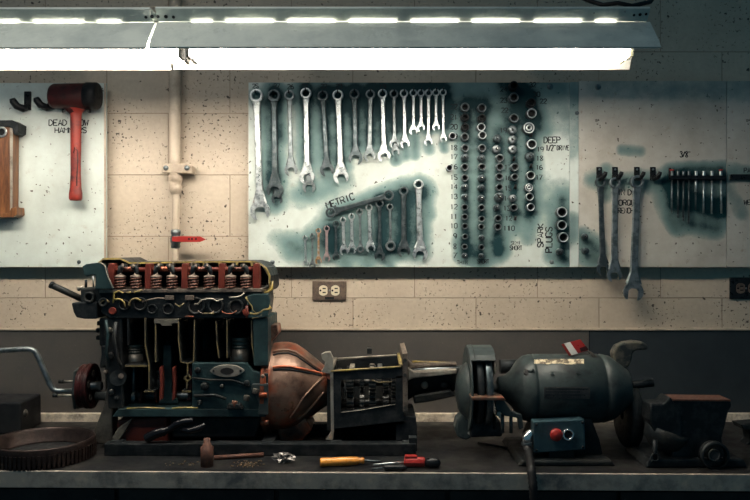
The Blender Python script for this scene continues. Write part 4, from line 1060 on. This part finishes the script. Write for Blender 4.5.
for x, r, w_, m in ((337,14,.014,'darksteel'),(347,16,.02,'midsteel'),(360,12,.012,'midsteel'),(369,17,.02,'darksteel'),(383,13,.016,'midsteel'),(391,16,.012,'darksteel')):
    gear(x, 382, -.29, r, w_, m); gear(x, 403.5, -.29, max(8, 26-r*.9), w_, m, 20)
for x, m in ((352,'alu'),(372,'alu'),(380,'midsteel')): part(MB().bb(P(x-2.5,0,-.30).x, P(x+2.5,0,-.30).x, -.32, -.24, P(0,370,-.29).z, P(0,366,-.29).z), 'shift_fork', m, gb, bevel=.002)
part(MB().pp([(367,354),(372,354),(372,348.5),(367,348.5)], GB-.03, GB), 'breather', 'iron', gb, bevel=.002)
# end plates
part(MB().pp([(325,352.5),(321,354.5),(322,359),(325,362),(324,367),(321,372),(330,374),(331,432),(326,440),(333,440),(334,431),(333,358),(330,352)], GF-.002, GF+.02), 'front_plate', 'alu', gb, bevel=.001)
part(MB().pp([(327,375),(333,375),(333,430),(327,430)], GF+.02, GB), 'front_plate_body', 'cast', gb)
part(MB().pp([(402.5,354),(407.5,353),(408,412),(403,412)], GF-.004, GB), 'rear_plate', 'cap', gb, bevel=.001)
for y in (360, 375, 408): part(MB().cyl(P(405,y,GF-.008), P(405,y,GF-.002), .005, seg=6), 'plate_bolt', 'cast', gb)
# tail housing, cut open on top
Yt = -.235; ty = 376
th = part(MB().lathe([(0, S(24,Yt)),(S(10,Yt), S(19,Yt)),(S(52,Yt), S(14,Yt)),(S(56,Yt), S(14,Yt)),(S(56,Yt), S(11,Yt)),(S(52,Yt), S(11,Yt)),(S(10,Yt), S(16,Yt)),(0, S(21,Yt)),(0, S(24,Yt))], P(407, ty, Yt), (1, 0, 0), 24, a0=PI*.42, a1=PI*1.62, up=(0, 0, 1)), 'tail_housing', 'cast')
part(MB().pp([(408,368),(414,372),(457,369.5),(457,374),(413,378.5),(408,381)], Yt-.075, Yt-.045), 'tail_rim', 'alu', th, bevel=.003)
part(MB().pp([(408,360),(413,364),(457,363),(457,366),(408,369)], Yt-.01, Yt+.02), 'tail_rear_rim', 'cap', th, bevel=.003)
part(MB().tube([P(412,361.5,Yt+.02), P(430,362,Yt+.02), P(456,363,Yt+.02)], .003, 6), 'cut_edge', 'yellow', th)
part(MB().cyl(P(405,371,Yt), P(470,369,Yt), .012, seg=14), 'output_shaft', 'midsteel', th)
part(MB().lathe([(0,.012),(0,.03),(.02,.032),(.05,.022),(.052,.014),(.066,.014),(.07,.019),(.085,.019),(.087,.014),(.090,0)], P(466,368,Yt), (1, 0, 0), 22), 'shaft_collar', 'alu')
part(MB().cyl(P(500,366.5,Yt), P(522,366,Yt), S(7,Yt), seg=18), 'shaft_end', 'iron')
for x, rx in ((424.5, 3), (444, 2)):
    part(MB().lathe([(0,.011),(.004,.011),(.006,.008),(.006,0)], P(x, 385, Yt-.052), (0, -1, 0), 14), 'housing_boss', 'alu' if rx == 3 else 'cast', th)
part(MB().pp([(414,396),(450,390),(457,396),(430,402),(414,404)], -.30, -.2), 'housing_web', 'cast', th, bevel=.004)

# ---------------------------------------------------------------- bench grinder
Yg = -.40; gy = 388
gr = empty('bench_grinder', (P(555,0,Yg).x, Yg, BT), 'grey green bench grinder motor with a peeling label, left wheel guard and pedestal base', 'grinder')
gp = lambda mb, n, m, par=None, **k: mb.build(n, M[m], par or gr, **k)
u = S(1, Yg)
mp = [(0,0),(0,9),(1,11),(8,13),(14,18),(20,27),(26,32),(32,33.5),(34,33.5),(34.5,33),(36,33),(36.5,34),(100,34),(100.5,33),(103,33),(103.5,34),(112,32),(122,25),(128,20),(130,18),(131,9),(131,0)]
mo = gp(MB().lathe([(t*u, r*u) for t, r in mp], P(497, gy, Yg), (1, 0, 0), 44), 'motor_body', 'grteal')
def on_mot(px, py, off=0.0):
    Y = Yg-34*u
    for _ in range(12):
        p = P(px, py, Y); dz = p.z-P(0, gy, Yg).z; t = (p.x-P(497,0,Yg).x)/u
        r = float(np.interp(t, [a for a, b in mp[1:-1]], [b for a, b in mp[1:-1]]))*u+off
        Y = .5*Y+.5*(Yg-math.sqrt(max(r*r-dz*dz, 0)))
    return P(px, py, Y)
def mpatch(x0, x1, y0, y1, off, name, m, nx=10, ny=4, rag=0.):
    vs = []; fs = []
    for j in range(ny+1):
        for i in range(nx+1):
            rx = random.uniform(-rag, rag) if 0 < j < ny or i in (0, nx) else random.uniform(-rag, rag)*.6
            vs.append(on_mot(x0+(x1-x0)*i/nx, y0+(y1-y0)*j/ny+rx*.8, off))
    fs = [(j*(nx+1)+i, j*(nx+1)+i+1, (j+1)*(nx+1)+i+1, (j+1)*(nx+1)+i) for j in range(ny) for i in range(nx)]
    return gp(MB().add(vs, fs), name, m, mo, merge=False)
mpatch(534, 584, 359.2, 363.8, .0008, 'peeling_label', 'labelpaper', 30, 4, 1.2)
mpatch(544, 590, 387, 399, .001, 'nameplate', 'nameplate')
mpatch(545.5, 588.5, 388.5, 389.6, .0015, 'plate_line', 'iron', 10, 1); mpatch(545.5, 580, 391.5, 392.4, .0015, 'plate_line', 'iron', 10, 1); mpatch(545.5, 585, 394.6, 395.4, .0015, 'plate_line', 'iron', 10, 1)
for x, y, r in ((552,374,1.8),(578,373,1.8)):
    q = on_mot(x, y); n = (q-Vector((q.x, Yg, P(0,gy,Yg).z))).normalized()
    gp(MB().cyl(q-n*.002, q+n*.004, r*u, seg=10), 'motor_bolt', 'grteal', mo)
q = on_mot(527,372); n = (q-Vector((q.x, Yg, P(0,gy,Yg).z))).normalized()
gp(MB().cyl(q-n*.004, q+n*.0015, 3.4*u, seg=14), 'oil_hole', 'bore', mo); gp(MB().cyl(q+n*.001+Vector((.004,0,0)), q+n*.009+Vector((.016,0,0)), 1.5*u, seg=10), 'oil_cup', 'grteal', mo)
# left guard, open to the front
R = 42*u; gx = 467.5
lg = gp(MB().strip3([P(gx, gy, Yg)+Vector((0, -math.sin(a)*R, math.cos(a)*R)) for a in [math.radians(v) for v in range(-188, 43, 10)]], (23.5*u, 0, 0), .005), 'wheel_guard', 'grteal')
def lob(c, R, a0=0, a1=360, n=40, f=None): return [c+Vector((0, -math.sin(math.radians(a0+(a1-a0)*k/n))*R*(f(a0+(a1-a0)*k/n) if f else 1), math.cos(math.radians(a0+(a1-a0)*k/n))*R*(f(a0+(a1-a0)*k/n) if f else 1))) for k in range(n)]
gp(MB().prism(lob(P(gx-1, gy, Yg), R*1.0), (.005, 0, 0)), 'guard_side', 'grteal', lg, bevel=.003)
gp(MB().lathe([(0,0),(.001,.022),(.006,.048),(.02,.072),(.034,.082),(.036,.082)], P(gx-12, gy+3, Yg), (1, 0, 0), 32), 'guard_cover', 'grteal', lg)
gp(MB().cyl(P(468.5, 349, Yg), P(474, 349, Yg), .003, seg=8), 'guard_screw', 'bore', lg)
gp(MB().strip3([P(471, gy, Yg)+Vector((0, -math.sin(a)*(R+.002), math.cos(a)*(R+.002))) for a in [math.radians(v) for v in range(-60, 43, 10)]], (.002, 0, 0), .003), 'guard_seam', 'iron', lg)
gp(MB().prism(lob(P(490.5, gy, Yg), R*.99, 130, 400, 30)+[P(490.5, gy, Yg)], (.004, 0, 0)), 'guard_inner_side', 'iron', lg)
for x, w_, m, r in ((473, 6.5, 'iron', 37), (481.5, 6.5, 'darksteel', 38)):
    gp(MB().lathe([(0,.012),(0,r*u-.003),(.002,r*u),(w_*u-.002,r*u),(w_*u,r*u-.003),(w_*u,.012)], P(x, gy, Yg), (1, 0, 0), 36), 'grinding_wheel', m)
gp(MB().cyl(P(462, gy, Yg), P(500, gy, Yg), .012, seg=14), 'spindle', 'midsteel')
tr = gp(MB().pp([(471,397),(504,397.5),(506,400.5),(472,400.5)], Yg-.125, Yg-.075), 'tool_rest', 'copper', bevel=.002)
gp(MB().pp([(495,400),(504,400),(512,412),(522,415),(524,428),(519,430),(518,418),(505,416),(496,410)], Yg-.09, Yg-.07), 'rest_bracket', 'grteal', tr, bevel=.002)
for x in (502.5, 511): gp(MB().cyl(P(x, 433, Yg-.08), P(x, 414, Yg-.08), .005, seg=10), 'bracket_bolt', 'darksteel', tr)
gp(MB().pp([(497,412),(501,412),(501,419),(497,416)], Yg-.1, Yg-.08), 'wing_nut', 'alu', tr, bevel=.001)
# lower guard leg and boss
gp(MB().pp([(459,392),(470,398),(473,415),(473,437),(466,441),(457,437),(455,428),(457,420),(462,415),(463,408)], Yg-.03, Yg+.03), 'guard_leg', 'grteal', bevel=.006)
gp(MB().pp([(470,418),(500,420),(503,437),(470,438)], Yg-.05, Yg+.04), 'dust_spout', 'iron', bevel=.006)
gp(MB().cyl(P(469,433,Yg-.035), P(469,433,Yg-.028), .004, seg=10), 'spout_screw', 'alu')
# pedestal
bz = lambda Y: 250+.56*750/(CAMD+Y)
gp(MB().pp([(543,418),(592,418),(600,440),(604,bz(-.51)-5),(528,bz(-.51)-5),(534,440)], -.47, -.33), 'pedestal', 'cast', bevel=.006)
gp(MB().pp([(522,bz(-.535)-5.5),(612,bz(-.535)-5.5),(616,bz(-.535)),(518,bz(-.535))], -.535, -.28), 'base_plate', 'cast', bevel=.004)
# right hand side
gp(MB().cyl(P(626,386,Yg), P(653,383,Yg), .0105, seg=14), 'right_spindle', 'iron')
gp(MB().lathe([(0,.015),(0,.085),(.004,.09),(.03,.09),(.034,.085),(.034,.015)], P(622,414,Yg+.03), (1, 0, 0), 32), 'right_wheel_guard', 'cast')
gp(MB().pp([(615,367),(615,362),(613,353),(617,346),(625,342.5),(634,341),(643,342),(648,345),(648.5,349.5),(642,350.5),(637,350),(633,353),(632,361),(629,367),(622,371.5)], Yg-.02, Yg+.015), 'shield_arm', 'mottled', bevel=.005)
gp(MB().pp([(588,350),(592,352),(606,365),(614,368),(616,372),(606,370),(598,366)], Yg-.03, Yg-.024), 'shield_bracket', 'cap', bevel=.001)
# box with the red button on the base
Yx = -.515
cb = empty('switch_box', (P(558,0,Yx).x, Yx+.02, P(0,bz(-.535)-5.5,-.535).z), 'teal electric switch box with a red mushroom button below the grinder motor', 'switch')
MB().prism([P(a, b, Yx) for a, b in ((534,422),(584.5,419.5),(585.5,449.5),(534,453))], (0, .04, 0)).build('box_body', M['boxteal'], cb, bevel=.002)
MB().bb(P(550,0,Yx).x, P(575,0,Yx).x, Yx+.01, Yx+.035, P(0,bz(-.535)-5.5,-.535).z, P(0,449,Yx).z).build('box_foot', M['cast'], cb)
rb = MB().lathe([(0, 0),(0, S(3.8,Yx)),(.008, S(3.8,Yx)),(.009, S(6,Yx)),(.016, S(6.3,Yx)),(.021, S(5,Yx)),(.0235, 0)], P(555,433.5,Yx), (0, -1, 0), 26).build('stop_button', M['redplastic'], cb)
bb_ = MB().ring(P(567.5,434,Yx), (0, -1, 0), S(5.6,Yx), S(4.1,Yx), .010, 24).build('start_button_collar', M['chrome'], cb)
MB().lathe([(0, S(4.1,Yx)),(.006, S(4,Yx)),(.007, 0)], P(567.5,434,Yx), (0, -1, 0), 20).build('start_button', M['plastic'], cb)
for x, y in ((536.5,424.5),(582.5,422.5),(536.5,450),(583,447)): MB().lathe([(0,.0035),(.002,.0035),(.003,0)], P(x, y, Yx), (0, -1, 0), 8).build('lid_screw', M['iron'], cb)
# conduit elbow and drop cable
el = empty('flexible_conduit', P(530,440,Yx), 'black flexible conduit with a bright elbow dropping over the bench edge beside the switch box', 'conduit')
Yo = -.625
MB().tube([P(534,432,-.50), P(530,433,-.50), P(527,437,-.505), P(526.5,443,-.51)], [S(3.2,-.5), S(4,-.5), S(4.6,-.5), S(4.3,-.5)], 14).build('elbow', M['chrome'], el)
MB().lathe([(0,S(5.4,-.5)),(.008,S(5.4,-.5)),(.0081,S(4,-.5))], P(526.5,442,-.51), (0.02, -.06, -1), 8).build('gland_nut', M['steel'], el)
p_ = [P(526.5,446,-.512), P(528,452,-.53), P(530,460,-.575), P(531.5,471,-.618), P(533,485,-.632), P(534,500,-.632), P(535,540,-.632), P(535,640,-.632)]
pts = []
for a, b in zip(p_[:-1], p_[1:]):
    for k in range(6): pts.append(a.lerp(b, k/6))
MB().tube(pts, [S(4.6,-.6)*(1.0 if i % 2 else .86) for i in range(len(pts))], 12).build('hose', M['rubber'], el)
# tag on the motor
tg = empty('card_box', P(577,352,Yg+.005), 'small red and white box lying tilted on top of the grinder motor', 'box')
q0, q1, q2, q3 = P(563.8,343.5,Yg-.028), P(580.5,339.2,Yg+.01), P(589,350.2,Yg+.01), P(571.5,355.3,Yg-.028)
nrm = (q1-q0).cross(q3-q0).normalized(); nrm = nrm if nrm.z < 0 else -nrm
MB().prism([q0, q1, q2, q3], nrm*.010).build('card_body', M['redplastic'], tg, bevel=.0008)
e = -nrm*.0003
l_ = lambda a, b, t: a.lerp(b, t)
MB().prism([q0+e, l_(q0,q1,.36)+e, l_(q3,q2,.36)+e, q3+e], -nrm*.0004).build('white_panel', M['white'], tg)
MB().prism([l_(q1,q2,.62)+e, l_(q1,q2,.95)+e, l_(q0,q3,.95).lerp(l_(q1,q2,.95),.55)+e, l_(q0,q3,.7).lerp(l_(q1,q2,.62),.62)+e], -nrm*.0004).build('dark_panel', M['dkred'], tg)

# ---------------------------------------------------------------- bench vise at the right
Yv = -.53
vz = empty('bench_vise', (P(700,0,Yv).x, Yv+.06, BT), 'black bench vise with a flat worn anvil top at the right end of the bench', 'vise')
vp = lambda mb, n, m, par=None, **k: mb.build(n, M[m], par or vz, **k)
zb = bz(-.55)
vp(MB().pp([(672,400),(731,400.5),(732.5,406),(729,411),(726,424),(722,438),(723,450),(731,zb-8),(672,zb-8)], Yv, Yv+.065), 'fixed_jaw_body', 'iron', bevel=.005)
vp(MB().pp([(672.5,399.2),(731,399.7),(731,401.6),(672.5,401.2)], Yv-.001, Yv+.065), 'anvil_face', 'rustybrown', bevel=.001)
vp(MB().pp([(651,404),(664,404),(668,399.5),(671,397),(676,406),(681,414),(682,440),(662,440),(655,434),(650,420)], Yv-.006, Yv+.06), 'moving_jaw', 'iron', bevel=.004)
vp(MB().lathe([(0,.0),(0,.028),(.02,.05),(.05,.058),(.06,.055),(.06,0)], P(659,440,Yv+.04)-Vector((0,0,.02)), (.35,-.2,1), 24), 'swivel_lug', 'cast')
vp(MB().pp([(650,zb-9),(744,zb-9),(748,zb),(646,zb)], -.55, Yv+.15), 'swivel_base', 'iron', bevel=.005)
vp(MB().lathe([(0,.03),(0,.036),(.02,.036),(.02,.03)], P(712,454,Yv-.012), (0,-1,0), 24), 'screw_collar', 'iron')
vp(MB().ring(P(714,455,Yv-.032), (0,-1,0), .0155, .012, .003, 24), 'screw_ring', 'greasy')
vp(MB().cyl(P(714,455,Yv), P(714,455,Yv-.031), .0145, seg=20), 'vise_screw', 'iron')
vp(MB().ring(P(655,457,-.55), (0,-1,0), .011, .008, .003, 18), 'handle_ring', 'greasy')
vp(MB().cyl(P(655,440,-.545), P(655,462,-.545), .006, seg=10), 'handle_bar', 'iron')
# things at the right picture edge
rg = empty('machine_bracket', (P(752,0,-.30).x, -.27, BT), 'dark metal bracket on the bench at the right picture edge behind the vise', 'bracket')
MB().pp([(741,425),(790,422),(790,428),(752,430),(744,430)], -.36, -.3).build('bracket_arm', M['iron'], rg, bevel=.003)
MB().pp([(748,428),(790,428),(790,bz(-.32)),(746,bz(-.32)),(750,440)], -.32, -.28).build('bracket_post', M['iron'], rg, bevel=.003)

# ---------------------------------------------------------------- left of the bench
tb = empty('tool_case', (P(-5,0,-.15).x, -.14, BT), 'black case with a pale round knob at the left end of the bench', 'case')
MB().bb(P(-60,0,-.2).x, P(21,0,-.2).x, -.20, -.06, BT, P(0,402,-.2).z).build('case_body', M['cabinet'], tb, bevel=.006)
MB().lathe([(0,0),(0,.010),(.008,.013),(.02,.013),(.026,.008),(.028,0)], P(24,413,-.17)-Vector((.014,0,0)), (1,-.3,0), 18).build('knob', M['greypaint'], tb)
Yr_ = -.445; rc = Vector((P(43,0,Yr_).x, Yr_, BT)); Ro = .134
gg = empty('ring_gear', rc, 'large flat brown steel ring gear lying on the bench at the lower left', 'gear')
MB().lathe([(.010, Ro*.80),(.012, Ro*.93),(.012, Ro*.985),(.014, Ro),(.049, Ro),(.052, Ro*.985),(.052, Ro*.945),(.047, Ro*.93),(.042, Ro*.90),(.016, Ro*.85),(.010, Ro*.80)], rc, (0,0,1), 64).build('rim', M['darkrim'], gg)
MB().lathe([(0, 0),(0, Ro*.82),(.012, Ro*.82),(.013, Ro*.80),(.013,0)], rc, (0,0,1), 48).build('floor_disc', M['iron'], gg)
for k in range(72):
    a = 2*PI*k/72; q = rc+Vector((math.cos(a)*(Ro+.001), math.sin(a)*(Ro+.001), .019))
    MB().box(q, (.003, .0075, .034), Matrix.Rotation(a, 3, 'Z')).build('tooth', M['darkrim'], gg)

# ---------------------------------------------------------------- small things on the bench
Yz = -.426
hp = [P(146,439,Yz),P(150,436.5,Yz),P(156,433.5,Yz),P(163,431.5,Yz),P(170,429,Yz),P(176,424.5,Yz),P(184,421.5,Yz),P(196,420.5,Yz)]
pts = []
for a, b in zip(hp[:-1], hp[1:]):
    for k in range(5): pts.append(a.lerp(b, k/5))
alone(MB().tube(pts, [(.014 if i < 17 else .010)*(1 if i % 2 else .84) for i in range(len(pts))], 14), 'rubber_hose', M['gloss'], 'glossy black ribbed rubber hose leaning in front of the engine', 'hose')
alone(MB().tube([P(182,430,-.447),P(190,431,-.449),P(200,428,-.449),P(205,424,-.447)], [.006,.009,.009,.006], 12), 'rubber_boot', M['gloss'], 'short glossy black rubber piece right of the ribbed hose', 'rubber part')
cyl_y = 466; Yq = .56*750/(cyl_y-250)-CAMD
mb = MB(); mb.lathe([(0,0),(0,.0165),(.05,.0165),(.052,.012),(.056,.012),(.057,.0085),(.072,.0085),(.074,0)], Vector((P(207,0,Yq).x, Yq, BT)), (0,0,1), 18)
alone(mb, 'rusty_plug', M['rustybrown'], 'small rusty brown cylinder standing upright at the front of the bench below the engine', 'plug', loc=Vector((P(207,0,Yq).x, Yq, BT)))
Yrod = -.475
alone(MB().tube([Vector((P(214,0,Yrod).x, Yrod, BT+.006)), Vector((P(262,0,Yrod).x, Yrod+.03, BT+.006))], .006, 10), 'rusty_rod', M['rustybrown'], 'rusty rod lying on the bench right of the small brown cylinder', 'rod')
random.seed(3)
mb = MB()
for k in range(90):
    x = random.gauss(247, 7); y = random.gauss(464.5, 1.6)
    if k > 70: x = random.uniform(165, 200); y = random.gauss(464, 1.2)
    Y = .56*750/(y-250)-CAMD; s_ = random.uniform(.0012, .004)
    mb.box((P(x,0,Y).x, Y, BT+s_*.3), (s_*1.6, s_, s_*.6), Matrix.Rotation(random.uniform(0, 3), 3, 'Z'))
o = mb.build('metal_shavings', M['shaving'], merge=False); tag(o, 'scattered golden metal shavings on the front of the bench', 'shavings'); o['kind'] = 'stuff'
# crumpled film
Yf = -.50; c = Vector((P(284,0,Yf).x, Yf, BT+.013)); bm = bmesh.new(); bmesh.ops.create_icosphere(bm, subdivisions=3, radius=1)
random.seed(11)
for v in bm.verts:
    n = v.co.normalized(); k = .72+.28*math.sin(7*n.x+3*n.y)*math.cos(9*n.y-4*n.z)+random.uniform(-.16, .16)
    v.co = Vector((n.x*.034*k, n.y*.022*k, max(-.0125, n.z*.017*k)))
me = bpy.data.meshes.new('crumpled_film'); bm.to_mesh(me); bm.free(); me.materials.append(M['foil'])
o = bpy.data.objects.new('crumpled_film', me); COL.objects.link(o); o.location = c; tag(o, 'crumpled clear film glinting at the front edge of the bench', 'film')
# screwdrivers
def lay(px, y): Y = .56*750/(y-250)-CAMD; return Vector((P(px,0,Y).x, Y, BT))
a, b = lay(320, 467), lay(364, 465)
sd = empty('screwdriver', (a+b)/2, 'screwdriver with a varnished orange wooden handle lying on the bench', 'screwdriver', 'screwdrivers on the bench'); h = Vector((0,0,.012))
d = (b-a).normalized(); L = (b-a).length
MB().lathe([(0,0),(0,.009),(.003,.0115),(.03,.0105),(.06,.0118),(L-.018,.010),(L-.010,.0065),(L-.004,.009),(L,.008),(L,0)], a+h, d, 18).build('handle', M['orangewood'], sd)
MB().cyl(b+h, b+h+d*.045-Vector((0,0,.006)), .0035, seg=8).build('shank', M['darksteel'], sd)
a, b = lay(404, 467), lay(441, 468); d = (b-a).normalized(); L = (b-a).length
sd = empty('screwdriver', (a+b)/2, 'screwdriver with a steel shank and a red plastic handle ending in black', 'screwdriver', 'screwdrivers on the bench')
MB().lathe([(0,0),(0,.011),(.003,.013),(.05,.013),(.054,.011),(.0545,0)], a+h+Vector((0,0,.002)), d, 8).build('handle', M['redplastic'], sd, bevel=.001)
MB().box(a+h+d*.018+Vector((0,0,.012)), (.032, .016, .014)).build('handle_block', M['redplastic'], sd, bevel=.002)
MB().lathe([(.054,0),(.054,.010),(.07,.013),(L-.012,.013),(L-.003,.008),(L,0)], a+h+Vector((0,0,.0015)), d, 16).build('handle_end', M['plastic'], sd)
t = lay(373, 467)+Vector((0,0,.006)); MB().cyl(a+h, t, .0032, .0028, seg=10).build('shank', M['steel'], sd)
a, b = lay(384, 471), lay(407, 471); d = (b-a).normalized(); L = (b-a).length
sd = empty('screwdriver', (a+b)/2, 'thin black screwdriver lying in front of the red handled one', 'screwdriver', 'screwdrivers on the bench')
MB().lathe([(0,0),(0,.006),(.004,.008),(L-.01,.007),(L,.004),(L,0)], a+Vector((0,0,.008)), d, 10).build('handle', M['plastic'], sd)
MB().cyl(a+Vector((0,0,.008)), lay(372, 470.5)+Vector((0,0,.003)), .0025, seg=8).build('shank', M['darksteel'], sd)
# thin cable from the grinder
pts = [lay(478, 444)+Vector((0,0,.004)), lay(492, 446)+Vector((0,0,.003)), lay(508, 449)+Vector((0,0,.003)), lay(520, 452)+Vector((0,0,.003))]
alone(MB().tube(pts, .003, 8), 'thin_cable', M['rubber'], 'thin black cable on the bench below the left grinder wheel', 'cable')
